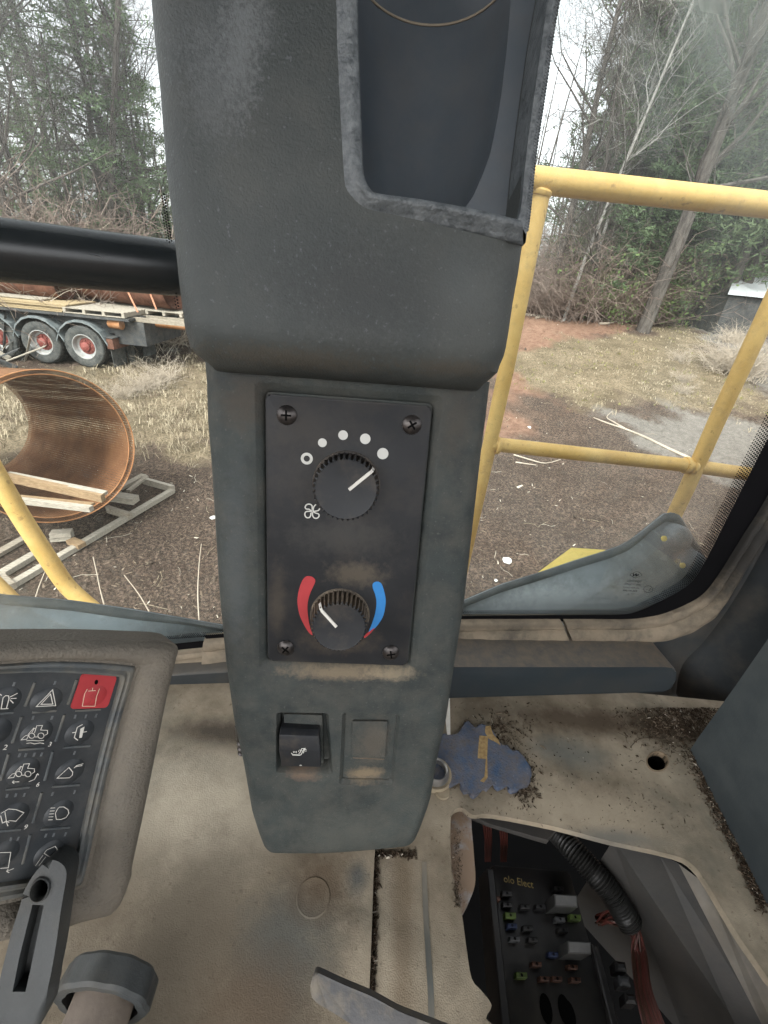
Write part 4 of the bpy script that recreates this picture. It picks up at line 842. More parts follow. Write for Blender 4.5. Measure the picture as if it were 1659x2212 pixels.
# front window left of the console
fw = thing('front_window', GW.w(-.2, -.36, -.02), 'cab window left of the console behind the black grab bar', 'window')
r_u = GW.uv(800, 1340)[0]; bl = [GW.uv(-900, 1455), GW.uv(0, 1425), GW.uv(375, 1382)]; 
mk('glass', prism(GW, [(r_u, bl[2][1] - .012), (r_u, top), (-.75, top), (-.75, bl[0][1] - .03)], -.009, -.004), M['glass_l'], fw, smooth=0)
g = G(); w3 = cv(0, 1700, .5726); f0 = [GW.uv(*p, -.004) for p in w3([(830, 1425), (1100, 1425), (1250, 1415), (1540, 1395)])]; LL_ = resample(f0, 300); Ls = np.r_[0, np.cumsum(np.linalg.norm(np.diff(LL_, axis=0), axis=1))]; pt2 = 4.6 * gs_(GW, 420, 1370)
for row in range(5):
    for k in range(int(Ls[-1] / pt2)):
        s_ = (k + row % 2 * .5) * pt2; x_ = np.interp(s_, Ls, LL_[:, 0]); y_ = np.interp(s_, Ls, LL_[:, 1]); 
        if row > 1 + 3.5 * s_ / Ls[-1]: continue
        disc(g, GW, (x_, y_ + row * pt2 * .8), pt2 * (.42 - .05 * row), -.0034, 0, 8)
rr_ = random.Random(4)
for (x0, y0, x1, y1, wd_) in ((357, 420, 374, 526, 16), (383, 634, 389, 668, 10)):
    n_ = int((y1 - y0) / 6)
    for k in range(n_):
        for c_ in range(3):
            t_ = (k + .5 * (c_ % 2)) / n_; x_ = x0 + (x1 - x0) * t_ - c_ * 5.0; 
            if c_ * 5 > wd_ * (t_ * .8 + .3): continue
            disc(g, GW, GW.uv(x_ - 2, (y0 + (y1 - y0) * t_) * .5 if False else y0 * 1.0 + (y1 - y0) * t_ - 0 if y0 < 1 else (y0 + (y1 - y0) * t_), -.004), pt2 * (.30 - .05 * c_), -.0034, 0, 8)
mk('frit_dots', g.out(), M['frit'], fw, kind='stuff', smooth=0)
lo_ = [GW.uv(-300, 1478, -.004), GW.uv(375, 1404, -.004), GW.uv(500, 1392, -.004)]; hi_ = [GW.uv(-300, 1440, -.004), GW.uv(375, 1390, -.004), GW.uv(500, 1377, -.004)]
mk('frit_band', band(GW, hi_, lo_, 20, [(0, 0), (1, 0)], base=-.0035), M['frit'], fw, smooth=0)
a1 = [GW.uv(-300, 1475), GW.uv(372, 1413), GW.uv(500, 1397)]; a2 = [GW.uv(-300, 1510), GW.uv(372, 1442), GW.uv(500, 1428)]
mk('window_seal', band(GW, a1, a2, 40, [(0, -.01), (0, .003), (.1, .0045), (.3, .004), (.42, -.001), (.5, .004), (.6, .009), (.8, .010), (1, .006), (1.05, -.004)]), M['seal'], fw, smooth=50)

# ---- cab wall below the windows, duct, floor
wall_o = [(-.75, -.62), (1.1, -.62), (1.1, .3)]
WO = [(p[0], p[1] + .002) for p in resample(SO, 80)]
poly = [(-.75, -.62), (1.15, -.62), (1.15, WO[-1][1])] + [tuple(p) for p in WO[::-1]] + [(-.75, WO[0][1])]
mk('wall', prism(GW, poly, -.03, -.003), M['wall'], kind='structure', smooth=0)
# left ledges seen between keypad and console
lp = [GW.uv(*p, .012) for p in [(-200, 1478), (372, 1445), (520, 1430), (520, 1500), (372, 1512), (-200, 1560)]]
sill = thing('dash_ledge', GW.w(-.2, -.45, 0), 'dusty stepped ledge under the front window left of the console', 'ledge')
mk('ledge_top', prism(GW, lp, -.002, .022, .004), M['wall'], sill)
lp = [GW.uv(*p, .03) for p in [(-200, 1540), (340, 1512), (520, 1500), (520, 1516), (340, 1532), (-200, 1562)]]
mk('ledge_lip', prism(GW, lp, .0, .034, .003), M['seal'], sill)
# duct right of the console
DN = WN; FD = Fr(MT.hit(1000, 1510), WD, WN); FD.u = WD; FD.v = np.array([0, 0, 1.])
du = [FD.uv(820, 1512), FD.uv(1440, 1497), FD.uv(1461, 1475), FD.uv(1461, 1445), FD.uv(1440, 1441), FD.uv(820, 1441)]
back_h = (np.dot(GW.o, GW.n) - np.dot(FD.o, FD.n))
duct = thing('heater_duct', FD.w(.15, -.0, 0), 'long blue grey duct box under the window right of the console', 'duct')
du = [(a, max(b, .0005)) for a, b in du]
mk('duct_box', prism(FD, roundpoly(du, .006), back_h - .004, 0, .0028, 3), M['duct'], duct)

m_hole = [(1021, 1760), (1065, 1760), (1196, 1785), (1318, 1817), (1457, 1848), (1500, 1872), (1529, 1911), (1562, 1966), (1600, 2028), (1659, 2114), (1790, 2330), (1200, 2420), (1100, 2330), (1072, 2225), (1050, 2200), (1062, 2172), (1040, 2140), (1019, 2114), (1008, 2050), (1000, 1990), (990, 1930), (976, 1880), (973, 1780), (980, 1752), (1000, 1745)]
Mup = lambda pts, h=0: [tuple(p) for p in MT.up(pts, h)]
seam = [(812, 1800), (806, 1900), (803, 2000), (799, 2100), (795, 2200), (790, 2330), (780, 2500)]
add_stains_shade(M['mat'], [(MT.hit(440, 1760), (.10, .07), (.50, .44, .34), .7), (MT.hit(1300, 1760), (.10, .03), (.46, .39, .29), .6), (MT.hit(440, 2010), (.13, .08), (.10, .082, .060), .62), (MT.hit(400, 2130), (.12, .08), (.14, .115, .085), .5), (MT.hit(620, 2060), (.04, .05), (.10, .11, .105), .6), (MT.hit(770, 1900), (.012, .014), (.09, .10, .10), .8), (MT.hit(1270, 1560), (.13, .022), (.075, .055, .038), .85), (MT.hit(1230, 1625), (.05, .02), (.14, .15, .14), .6), (MT.hit(1440, 1570), (.06, .03), (.06, .045, .03), .9), (MT.hit(1330, 1810), (.05, .010), (.14, .15, .145), .6), (MT.hit(520, 1590), (.09, .02), (.06, .05, .04), .9), (MT.hit(690, 1900), (.03, .03), (.12, .085, .055), .7), (MT.hit(560, 2180), (.05, .03), (.15, .11, .075), .7), (MT.hit(870, 2040), (.012, .10), (.17, .125, .08), .6)])  # paints shade under the duct and along edges, plus stains, dark and pale patches
rgt = Mup([(1492, 1622), (1540, 1722), (1612, 1865), (1659, 1955), (1800, 2240), (1960, 2560)])
wl_ = lambda px: MT.uv(px, 1512)
floor = mk('floor', prism(MT, [(-.9, -.3), (.9, -.3), (.9, .42), (-.9, .42)], -.42, -.40), M['hole'], kind='structure', smooth=0)
mh = spl(Mup(m_hole), 3, True); hole2 = [MT.uv(1420 + 22 * math.cos(a), 1645 - 20 * math.sin(a)) for a in np.linspace(0, 2 * PI, 25)[:-1]]
right_out = [MT.uv(812, 1500), (MT.uv(812, 1500)[0], .385), (.34, .385)] + [MT.uv(1470, 1500)] + [MT.uv(1600, 1540)] + [(p[0] + .03, p[1] + .01) for p in rgt] + [(.9, -.2), (MT.uv(812, 2500)[0], -.2)]
s_in = Mup(seam); ro_ = [(.62, .385), (.62, -.16), (s_in[-1][0] + .004, -.16)] + [(p[0] + .0012, p[1]) for p in s_in[::-1]] + [(s_in[0][0] + .0012, .385)]
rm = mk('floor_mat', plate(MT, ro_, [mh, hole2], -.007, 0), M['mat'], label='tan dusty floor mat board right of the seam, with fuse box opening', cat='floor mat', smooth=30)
lo2 = [(s_in[0][0], .385)] + s_in + [(s_in[-1][0], -.16), (-.85, -.16), (-.85, .385)]
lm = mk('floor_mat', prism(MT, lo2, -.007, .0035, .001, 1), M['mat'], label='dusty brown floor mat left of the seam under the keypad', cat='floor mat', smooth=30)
mk('mat_stud', lathe(MT, MT.uv(677, 1938, .0035), [(.0135, .0036), (.0125, .0042), (.0118, .0040), (.006, .0044), (.0001, .0045)], 28).out(), M['mat'], lm)
for k, pts in enumerate(([(916, 1862), (919, 1960), (925, 2060), (930, 2140), (932, 2212)],)):
    g = G(); ribbon(g, MT, spl(Mup(pts), 5), .0042, .0006); mk('worn_strip', g.out(), surf('grey_scuff', (.12, .125, .115), (.25, .215, .165), .8, .2, 60, stretch=(1, .2, 1)), rm, smooth=0)
g = G(); mk('hole_collar', band(MT, hole2 + [hole2[0]], [tuple(np.mean(hole2, 0) + (np.array(p) - np.mean(hole2, 0)) * 1.14) for p in hole2 + [hole2[0]]], 40, [(0, -.006), (0, .0008), (.5, .0010), (1, .0003)]), M['mat2'], rm)
sl_ = [MT.w(*p, -.0005) for p in hole2]; bt_ = [MT.w(*p, -.05) for p in hole2]; n_h = len(hole2)
mk('hole_dark_tube', (sl_ + bt_, [(i, (i + 1) % n_h, n_h + (i + 1) % n_h, n_h + i) for i in range(n_h)] + [tuple(range(n_h, 2 * n_h))]), M['hole'], rm, smooth=0)  # black tube added under the hole so that it reads dark
# lower lip (grey plastic tab beside the opening)
lip = thing('opening_tab', MT.hit(1000, 1850, -.01), 'rounded grey plastic tab with dust at the left of the fuse box opening', 'plastic tab')
tb = spl(MT.up([(972, 1760), (990, 1742), (1015, 1745), (1019, 1790), (1024, 1850), (1027, 1900), (1020, 1932), (1004, 1962), (994, 1975), (984, 1930), (974, 1880), (970, 1800)], -.010), 3, True)
mk('tab', prism(MT, tb, -.03, -.010, .004, 3), surf('dusty_white_plastic', (.30, .33, .36), (.38, .40, .42), .6, .3, 12, dust=.95, ds=22, dustc=(.26, .18, .12), lo=.36, hi=.50), lip)

# side panel at the right
A1, B1 = MT.hit(1492, 1622), MT.hit(1612, 1865); su = nz(B1 - A1); sn = np.cross(np.array([0, 0, 1.]), su); 
if np.dot(sn, CAM - A1) < 0: sn = -sn
SPL = Fr(A1, -su if np.dot(np.cross(-su, [0, 0, 1]), sn) > 0 else su, sn); SPL.u = su; SPL.v = np.array([0, 0, 1.])
tl = [SPL.uv(*p) for p in [(1492, 1618), (1510, 1591), (1589, 1481), (1659, 1380), (1760, 1230)]]; 
pp = [(0, -.02)] + [(p[0], max(p[1], 0)) for p in tl] + [(tl[-1][0] + .5, tl[-1][1]), (tl[-1][0] + .5, -.02)]
mk('side_panel', prism(SPL, pp, -.05, 0, .004, 3), M['side'], label='blue grey angular side panel rising from the floor at the right edge', cat='side panel')
# dark corner cheek between window wall and side panel
ck = thing('corner_trim', GW.w(.5, -.4, 0), 'dark moulded corner trim between the window seal and the side panel', 'trim')
a_ = [GW.uv(*p) for p in [(1462, 1500), (1476, 1440), (1530, 1380), (1600, 1280), (1700, 1100), (1900, 740)]]; b_ = [GW.uv(*p, .05) for p in [(1520, 1600), (1560, 1540), (1630, 1450), (1720, 1330), (1850, 1150), (2100, 800)]]
mk('trim_cheek', band(GW, spl(a_, 4), spl(b_, 4), 40, [(0, -.002), (.12, .008), (.3, .012), (.6, .028), (.85, .050), (1, .065)]), M['wall'], ck, smooth=60)
# ============================================================ keypad console at the left
w1 = cv(0, 2450, .4822); w2 = cv(0, 3200, .5425); w6 = cv(0, 2600, .3014)
kp = thing('keypad_console', KP.w(0, -.05, -.03), 'dusty tan keypad housing with rows of black symbol keys and one red key', 'keypad')
ho = [(-260, 1392), (0, 1380), (185, 1377)] + w1([(1300, 140), (1400, 158), (1432, 205), (1415, 290), (1340, 600), (1250, 1050), (1160, 1500), (1060, 1970)]) + w2([(940, 420), (870, 610), (790, 700), (700, 715), (560, 750), (420, 800), (0, 872)]) + [(-120, 2052), (-300, 2110)]
hpoly = [tuple(p) for p in spl(KP.up(ho[:4]), 3)[:-1]] + [tuple(p) for p in spl(KP.up(ho[3:7]), 4)[:-1]] + [tuple(p) for p in spl(KP.up(ho[6:]), 4)]
ga = [(-260, 1452), (-100, 1435)] + w1([(0, 320), (400, 300), (800, 312), (1040, 335), (1085, 350), (1070, 420), (960, 800), (850, 1250), (740, 1750), (690, 1970)]) + w2([(585, 470), (560, 500), (480, 515), (0, 605)]) + [(-120, 1960), (-300, 2010)]
gpo = [tuple(p) for p in spl(KP.up(ga), 3)]
mk('housing', boolean(prism(KP, hpoly, -.014, .0035, .003, 2), [prism(KP, [tuple(p) for p in gpo], -.001, .05)]), M['console'], kp, smooth=50)
HB = [tuple(p) for p in spl(KP.up([(-260, 1392), (0, 1380), (185, 1377)] + w1([(1300, 140)])), 4)] + [tuple(p) for p in spl(KP.up(w1([(1400, 158), (1432, 205), (1415, 290), (1340, 600), (1250, 1050), (1160, 1500), (1060, 1970)]) + w2([(940, 420), (870, 610), (790, 700)])), 4)] + [tuple(p) for p in spl(KP.up(w2([(700, 715), (560, 750), (420, 800), (0, 872)]) + [(-120, 2052), (-300, 2110)]), 4)]
def corner_band(A, B, ca_, cb_, n1=(30, 60, 40)):
    ia, ib = [int(np.argmin([np.hypot(p[0] - c[0], p[1] - c[1]) for p in A])) for c in ca_], [int(np.argmin([np.hypot(p[0] - c[0], p[1] - c[1]) for p in B])) for c in cb_]
    sa, sb = [0] + ia + [len(A) - 1], [0] + ib + [len(B) - 1]; oa, ob = [], []
    for q in range(3): oa += list(resample(A[sa[q]:sa[q + 1] + 1], n1[q]))[(1 if q else 0):]; ob += list(resample(B[sb[q]:sb[q + 1] + 1], n1[q]))[(1 if q else 0):]
    return oa, ob
hA, hB = corner_band(HB, gpo, [KP.uv(*w1([(1420, 180)])[0]), KP.uv(*w2([(800, 690)])[0])], [KP.uv(*w1([(1085, 350)])[0]), KP.uv(*w2([(575, 500)])[0])])
mk('housing_rim', band(KP, hA, hB, len(hA), [(-.03, -.012), (0, -.002), (.04, .0035), (.12, .0065), (.30, .0085), (.55, .0088), (.72, .0070), (.86, .0035), (.95, .0010), (1, -.002)], base=.0015), M['console'], kp, smooth=60)
gi = [(-260, 1475), (-100, 1456)] + w1([(0, 398), (400, 390), (670, 405), (940, 428), (962, 445), (950, 520), (860, 830), (770, 1180), (660, 1650), (600, 1970)]) + w2([(530, 400), (500, 432), (430, 440), (0, 492)]) + [(-120, 1925), (-300, 1965)]
gA, gB = spl(KP.up(ga), 4), spl(KP.up(gi), 4)
mk('gasket', band(KP, gA, gB, 120, [(0, -.001), (0, .0035), (.15, .0048), (.4, .0050), (.55, .0036), (.75, .0046), (.95, .0040), (1, .0010)]), M['gasket'], kp, smooth=50)
gp = [tuple(p) for p in spl(KP.up(gi), 3)]
mem = mk('membrane', prism(KP, gp, -.001, .0016, 0), M['membrane'], kp, smooth=0)
KPM = Fr(KP.w(0, 0, .0016), KP.u, KP.n); KPM.u, KPM.v = KP.u, KP.v
ks = gs_(KPM, 100, 1600)
K1 = lambda x, y, h=0: KPM.uv(*w1([(x, y)])[0], h); K6 = lambda x, y, h=0: KPM.uv(*w6([(x, y)])[0], h); K2 = lambda x, y, h=0: KPM.uv(*w2([(x, y)])[0], h)
centers = [K1(380, 640), K1(300, 910), K1(650, 900), K1(190, 1220), K1(570, 1220), K1(100, 1590), K1(480, 1560), K1(20, 1900), K1(400, 1890), K1(30, 640), K1(-50, 900)]
for c in centers:                                  # low domes under each symbol
    mk('key', lathe(KPM, c, [(34 * ks, -.0003), (31 * ks, .0002), (24 * ks, .0010), (14 * ks, .0016), (.0001, .0018)], 24).out(), M['membrane'], kp)
red = roundpoly([K6(1065, 170), K6(1530, 195), K6(1400, 615), K6(910, 630)], 2.2 * ks * 4)
rk_ = mk('red_key', prism(KPM, red, -.0003, .0006, .0003, 1), M['red'], kp)
rc_ = K1(770, 600); mk('red_dome', lathe(KPM, rc_, [(30 * ks, .0004), (24 * ks, .0010), (14 * ks, .0015), (.0001, .0017)], 24).out(), M['red'], rk_)
gr, led = G(), G()
def bar3(g, p, q, rad, h=.0002, m=0): g.tube([KPM.w(*p, h), KPM.w(*q, h)], rad, 6, m)
for a, b in (((285, 490), (205, 685)), ((625, 470), (555, 670)), ((175, 770), (100, 985)), ((525, 755), (455, 970)), ((70, 1075), (5, 1290)), ((430, 1055), (365, 1290)), ((340, 1390), (268, 1635)), ((245, 1735), (185, 1970)),
             ((-20, 745), (110, 735)), ((262, 735), (460, 720)), ((615, 722), (822, 710)), ((150, 1040), (360, 1025)), ((515, 1022), (735, 1008)), ((45, 1365), (240, 1345)), ((425, 1342), (650, 1325)), ((-20, 1705), (170, 1690)), ((330, 1690), (570, 1672))):
    mk('key_divider', G().tube([KPM.w(*K1(*a), .0001), KPM.w(*K1(*b), .0001)], 3.1 * ks, 6).out(), M['gasket'], kp)
for (x, y) in ((115, 505), (450, 495), (270, 780), (425, 780), (615, 770), (702, 768), (785, 762), (160, 1085), (210, 1085), (280, 1080), (340, 1078), (610, 1065), (60, 1415), (130, 1410), (200, 1408), (430, 1400), (610, 1385), (90, 1770), (150, 1765), (440, 1735), (535, 1730), (375, 1740)):
    bar3(led, K1(x + 6, y - 16), K1(x - 6, y + 16), 3.4 * ks, -.0004)
mk('light_window', led.out(), surf('clear_led_window', (.09, .10, .105), (.13, .14, .145), .35, .5, 60), kp)
lw = 8.6 * .1653 * ks
def sym(name, lines, fn, h0=.0021, par=kp, mat=M['white'], wd=lw, closed=()):
    g = G()
    for k, pts in enumerate(lines): ribbon(g, KPM, [fn(*p, h0) for p in pts], wd, h0 + k * 8e-6, closed=k in closed)
    return mk(name, g.out(), mat, par, smooth=0)
sym('hazard_symbol', [[(475, 603), (687, 385), (728, 592)], [(535, 575), (660, 440), (690, 572)]], K6, closed=(0, 1), wd=lw * 1.25)
sym('beacon_symbol', [[(5, 635), (110, 630)], [(15, 630), (40, 490), (75, 460), (112, 465), (118, 500), (85, 625)], [(130, 480), (230, 430)], [(140, 500), (215, 495)], [(130, 515), (175, 560)], [(20, 460), (0, 440)]], K6, wd=lw * 1.2)
def loader(dx, dy): 
    f_ = lambda x, y: (x + dx, y + dy)
    circ_ = lambda cx, cy, r: [f_(cx + r * math.cos(a), cy + r * .9 * math.sin(a)) for a in np.linspace(0, 2 * PI, 17)[:-1]]
    return [circ_(415, 985, 38), circ_(535, 985, 40), [f_(*p) for p in [(275, 1040), (330, 985), (375, 975), (350, 1030)]], [f_(*p) for p in [(365, 970), (440, 885), (470, 895)]], [f_(*p) for p in [(415, 945), (445, 890)]],
            [f_(*p) for p in [(450, 950), (480, 855), (555, 850), (530, 910), (620, 915), (620, 960), (585, 980)]], [f_(*p) for p in [(455, 1000), (495, 1000)]]]
num = lambda s_, x, y, sz: mk('key_number', text_geo(KPM, s_, K6(x, y), sz * .1653 * ks, .0022, False, tuple(np.array(K6(600, 1020)) - np.array(K6(400, 1030)))), M['white'], kp, smooth=0)
sym('smooth_ride_symbol', loader(0, 0) + [[(345, 1050), (420, 1045), (500, 1052), (575, 1045)], [(345, 1085), (400, 1078), (450, 1092), (520, 1078), (575, 1088)]], K6, closed=(0, 1, 2))
sym('shift_symbol', loader(-170, 500) + [[(160, 1590), (185, 1610)], [(160, 1590), (250, 1585)], [(160, 1590), (185, 1570)], [(375, 1585), (450, 1555), (490, 1480)], [(470, 1500), (490, 1480), (505, 1500)]], K6, closed=(0, 1, 2))
num('3', 628, 1098, 95); num('6', 470, 1620, 90); num('2', 45, 1140, 100); num('9', 640, 2000 + 340 - 0, 90) if False else None
sym('horn_symbol', [[(1080, 838), (1010, 875), (970, 1010), (1018, 1045)], [(945, 945), (990, 940)], [(1085, 940), (1135, 930)]], K6, wd=lw * 1.4)
g = G(); g.add([KPM.w(*K6(*p, .0021), .0021) for p in [(1050, 895), (1105, 865), (1092, 925), (1082, 955), (1070, 1010), (1035, 1015)]], [(0, 1, 2, 3, 4, 5)]); mk('horn_body', g.out(), M['white'], kp, smooth=0)
sym('bucket_symbol', [[(745, 1540), (900, 1400), (950, 1460), (945, 1500), (910, 1535)], [(965, 1410), (1000, 1375), (1090, 1350)], [(985, 1390), (1075, 1375)]], K6, closed=(0,), wd=lw * 1.2)
sym('wiper_symbol', [[(10, 1560), (70, 1525), (130, 1530), (195, 1555), (130, 1625), (80, 1620), (20, 1640), (5, 1580)], [(40, 1550), (55, 1640), (65, 1665)], [(20, 1640), (45, 1625), (75, 1635)]], K1, wd=lw)
sym('headlight_symbol', [[(485, 1510), (520, 1508), (555, 1530), (562, 1560), (540, 1595), (500, 1610), (460, 1610), (452, 1560), (470, 1525)]] + [[(412 - k * 5, 1518 + k * 24), (450 - k * 5, 1516 + k * 24)] for k in range(5)], K1, closed=(0,), wd=lw)
sym('dipped_light_symbol', [[(375, 255), (400, 243), (415, 265), (410, 300), (390, 330), (350, 315), (320, 295), (340, 270)]] + [[(312 + k * 20, 308 + k * 12), (258 + k * 24, 385)] for k in range(4)], K2, closed=(0,), wd=lw)
sym('screen_symbol', [[(-10, 290), (78, 288), (60, 400), (-20, 405)], [(50, 425), (100, 405)], [(60, 408), (48, 425), (66, 436)]], K2, wd=lw)
pkw = sym('park_brake_symbol', [[(1140, 375), (1105, 440), (1075, 600), (1240, 600), (1260, 480), (1300, 370)], [(1155, 402), (1250, 395)], [(1212, 360), (1205, 398)]], K6, .0022, rk_, surf('cream_print', (.62, .50, .36), (.78, .66, .5), .6, .3, 200), lw * .95)
sym('park_brake_lines', [[(1180, 470), (1200, 450), (1230, 450), (1240, 475), (1220, 500), (1190, 500), (1175, 560), (1150, 560)], [(1160, 490), (1205, 480)]], K6, .0022, rk_, surf('dark_red_print', (.25, .03, .03), (.35, .1, .08), .6, .3, 200), lw * .6)
g = G(); disc(g, KPM, K6(1252, 278), 4.2 * ks, .0008, 0, 12, 6.5 * ks); mk('red_key_light', g.out(), M['hole'], rk_, smooth=0)
mk('key_number', text_geo(KPM, '9', K1(195, 1670), 60 * .2645 * ks, .0022, False, tuple(np.array(K6(600, 1020)) - np.array(K6(400, 1030)))), M['white'], kp, smooth=0)
# console body below the keypad at the left edge
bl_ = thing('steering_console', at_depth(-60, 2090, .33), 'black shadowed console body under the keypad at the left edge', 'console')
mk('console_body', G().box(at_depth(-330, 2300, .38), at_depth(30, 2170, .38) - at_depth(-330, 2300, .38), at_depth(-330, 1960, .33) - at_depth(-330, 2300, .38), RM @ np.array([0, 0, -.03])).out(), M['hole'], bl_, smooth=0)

# ---- slotted lever
LVP = Fr(at_depth(85, 2000, .215), RM @ np.array([1, 0, 0.]), RM @ nz(np.array([.25, .25, .95]))); lv_ = lambda pts: [LVP.uv(*p) for p in w2(pts)]
lev = thing('slotted_lever', LVP.w(0, -.05, 0), 'long grey slotted lever with a round eye in front of the keypad', 'lever')
lo3 = [(345, 350), (395, 345), (440, 365), (472, 400), (483, 450), (470, 540), (440, 720), (400, 1000), (350, 1260), (260, 1600), (-40, 1600), (-30, 1350), (20, 1120), (90, 850), (150, 660), (165, 590), (230, 470), (290, 395)]
lpoly = [tuple(p) for p in spl(lv_(lo3), 3, True)]
eye = spl(lv_([(300, 480), (345, 500), (350, 550), (320, 610), (270, 628), (235, 600), (240, 540), (265, 500)]), 3, True); slot = [tuple(p) for p in lv_([(235, 668), (318, 672), (280, 850), (225, 1120), (185, 1300), (90, 1300), (140, 1050), (195, 830)])]
mk('lever_body', boolean(prism(LVP, lpoly, -.016, 0, .004, 4), [prism(LVP, [tuple(p) for p in eye], -.02, .02, 0), prism(LVP, slot, -.0105, .02, 0)]), M['lever'], lev, smooth=40)
g = G(); g.add([LVP.w(*p, -.0120) for p in slot], [tuple(range(len(slot)))]); 
cen = np.mean(eye, 0); mk('eye_ring', band(LVP, list(eye) + [eye[0]], [cen + (np.array(p) - cen) * 1.32 for p in list(eye) + [eye[0]]], 50, [(0, -.012), (0, .0002), (.3, .0016), (.7, .0012), (1, -.0005)]), M['lever'], lev)
# ---- fluted clamp knob with its dusty stalk
kax = RM @ nz(np.array([.02, .42, -.90])); KF = Fr(at_depth(216, 2176, .262), RM @ np.array([1, 0, 0.]), -kax)
kf = thing('clamp_knob', KF.w(0, 0, -.02), 'dark faceted knob on a dusty brown stalk at the lower left', 'knob')
g = G(); N_ = 56; RO = .0285; prof = [(.78, 0), (.95, .0), (1.0, -.002), (.97, -.0145), (.90, -.0165), (.2, -.017)]; v = []
for i in range(N_):
    a = 2 * PI * i / N_; fl = 1 - .05 * (1 - abs(math.sin(a * 5))) 
    for r_k, h in prof: v.append(KF.w(RO * r_k * fl * math.cos(a), RO * r_k * fl * math.sin(a), h))
k = len(prof); f = [(i * k + j, ((i + 1) % N_) * k + j, ((i + 1) % N_) * k + j + 1, i * k + j + 1) for i in range(N_) for j in range(k - 1)]
inn = [KF.w(RO * .78 * math.cos(2 * PI * i / N_), RO * .78 * math.sin(2 * PI * i / N_), -.012) for i in range(N_)]; b0 = len(v); v += inn; f += [(i * k, b0 + i, b0 + (i + 1) % N_, ((i + 1) % N_) * k) for i in range(N_)]
mk('knob_rim', (v, f), M['lever'], kf, smooth=28)
st = [KF.w(0, 0, -.012), KF.w(0, -.004, .01), KF.w(0, -.012, .04), KF.w(0, -.02, .07)]
mk('stalk', tube(st, [.0175, .0180, .0185, .019], 28), M['stem'], kf)
# ---- flat lever at the bottom
w5 = cv(600, 3200, .7836); FL = Fr(at_depth(780, 2150, .27), RM @ np.array([1, -.45, .1]), RM @ nz(np.array([0, .45, .89])))
fl = thing('flat_lever', FL.w(0, 0, -.01), 'flat blue grey lever end reaching in from the bottom edge', 'lever')
fo = roundpoly([FL.uv(*p) for p in w5([(812, 795), (950, 860), (1100, 922), (1240, 1000), (1400, 1062), (1700, 1180), (1650, 1330), (1300, 1200), (1020, 1075), (880, 988), (822, 955), (785, 905)])], .003)
mk('lever_end', prism(FL, [tuple(p) for p in fo], -.008, 0, .0025, 3), M['lever2'], fl, smooth=50)

# ============================================================ fuse box under the floor opening
pit = thing('pit_liner', MT.w(.22, .05, -.3), 'grey plastic wall of the recess beside the fuse box', 'liner')
PZ = Fr((0, 0, MZ - .055), (1, 0, 0), (0, 0, 1)); PZ.v = np.array([0, 1., 0])
pa, pb = MT.hit(1325, 1806, -.012), MT.hit(1480, 2300, -.10); pc = MT.hit(1478, 2230, -.10)
w4 = cv(1750, 3200, .7679)
v = [MT.hit(*w4([(865, 140)])[0], -.012), MT.hit(*w4([(1100, 215)])[0], -.012), MT.hit(*w4([(1510, 1100)])[0], -.045), MT.hit(*w4([(1230, 1150)])[0], -.16)]
n0 = 12; g = G()
mk('liner_face', (v + [p + np.array([.002, -.001, -.15]) for p in v[:1]], [(0, 1, 2, 3), (0, 3, 4)]), M['pit'], pit, smooth=0)
v = [MT.hit(*w4([p])[0], h) for p, h in (((1095, 205), -.012), ((1200, 260), -.010), ((1660, 1110), -.030), ((1500, 1110), -.045))]
mk('liner_lip', (v, [(0, 1, 2, 3)]), M['pit'], pit, smooth=0)
v = [MT.hit(*w4([p])[0], h) for p, h in (((1200, 262), -.009), ((1345, 370), -.008), ((1690, 940), -.012), ((1690, 1100), -.030), ((1640, 1110), -.030))]
mk('liner_rim', (v, [(0, 1, 2, 3, 4)]), M['pit_light'], pit, smooth=0)
br = thing('grey_bracket', MT.hit(1150, 1800, -.02), 'grey angled bracket under the upper edge of the floor opening', 'bracket')
mk('bracket_plate', prism(MT, [MT.uv(*p, -.02) for p in w4([(130, 0), (600, 60), (530, 145), (240, 60), (140, 20)])], -.026, -.02, .001, 1), M['pit'], br)
FB = Fr(MT.hit(1280, 2050, -.075), (1, .0, -.04), (0.10, -.08, 1)); fb_s = gs_(FB, 1280, 2050)
F4 = lambda x, y, h=0: FB.uv(*w4([(x, y)])[0], h)
fbx = thing('fuse_box', FB.w(0, 0, -.01), 'black fuse box with coloured fuses and two clear relays in the floor opening', 'fuse box')
mk('fuse_board', prism(FB, roundpoly([F4(240, 268), F4(640, 300), F4(700, 520), F4(900, 1180), F4(300, 1180), F4(225, 330)], .004), -.03, 0, .0015, 2), M['board'], fbx)
v = [F4(205, 300), F4(240, 300), F4(330, 1180), F4(285, 1180)]; mk('side_rail', prism(FB, v, -.02, .008, .001, 1), M['board'], fbx)
v = [F4(740, 680), F4(775, 690), F4(900, 1180), F4(860, 1180)]; mk('side_rail', prism(FB, v, -.02, .006, .001, 1), M['board'], fbx)
def fuse(nm, x, y, wx, wy, hh, mat, top=None):
    hw, hy = wx / 2, wy / 2; pts = [F4(x - hw, y - hy, hh), F4(x + hw, y - hy + wx * .06, hh), F4(x + hw * 1.06, y + hy, hh), F4(x - hw * .96, y + hy - wx * .04, hh)]
    o = mk(nm, prism(FB, pts, 0, hh, .0006, 1), mat, fbx); return o
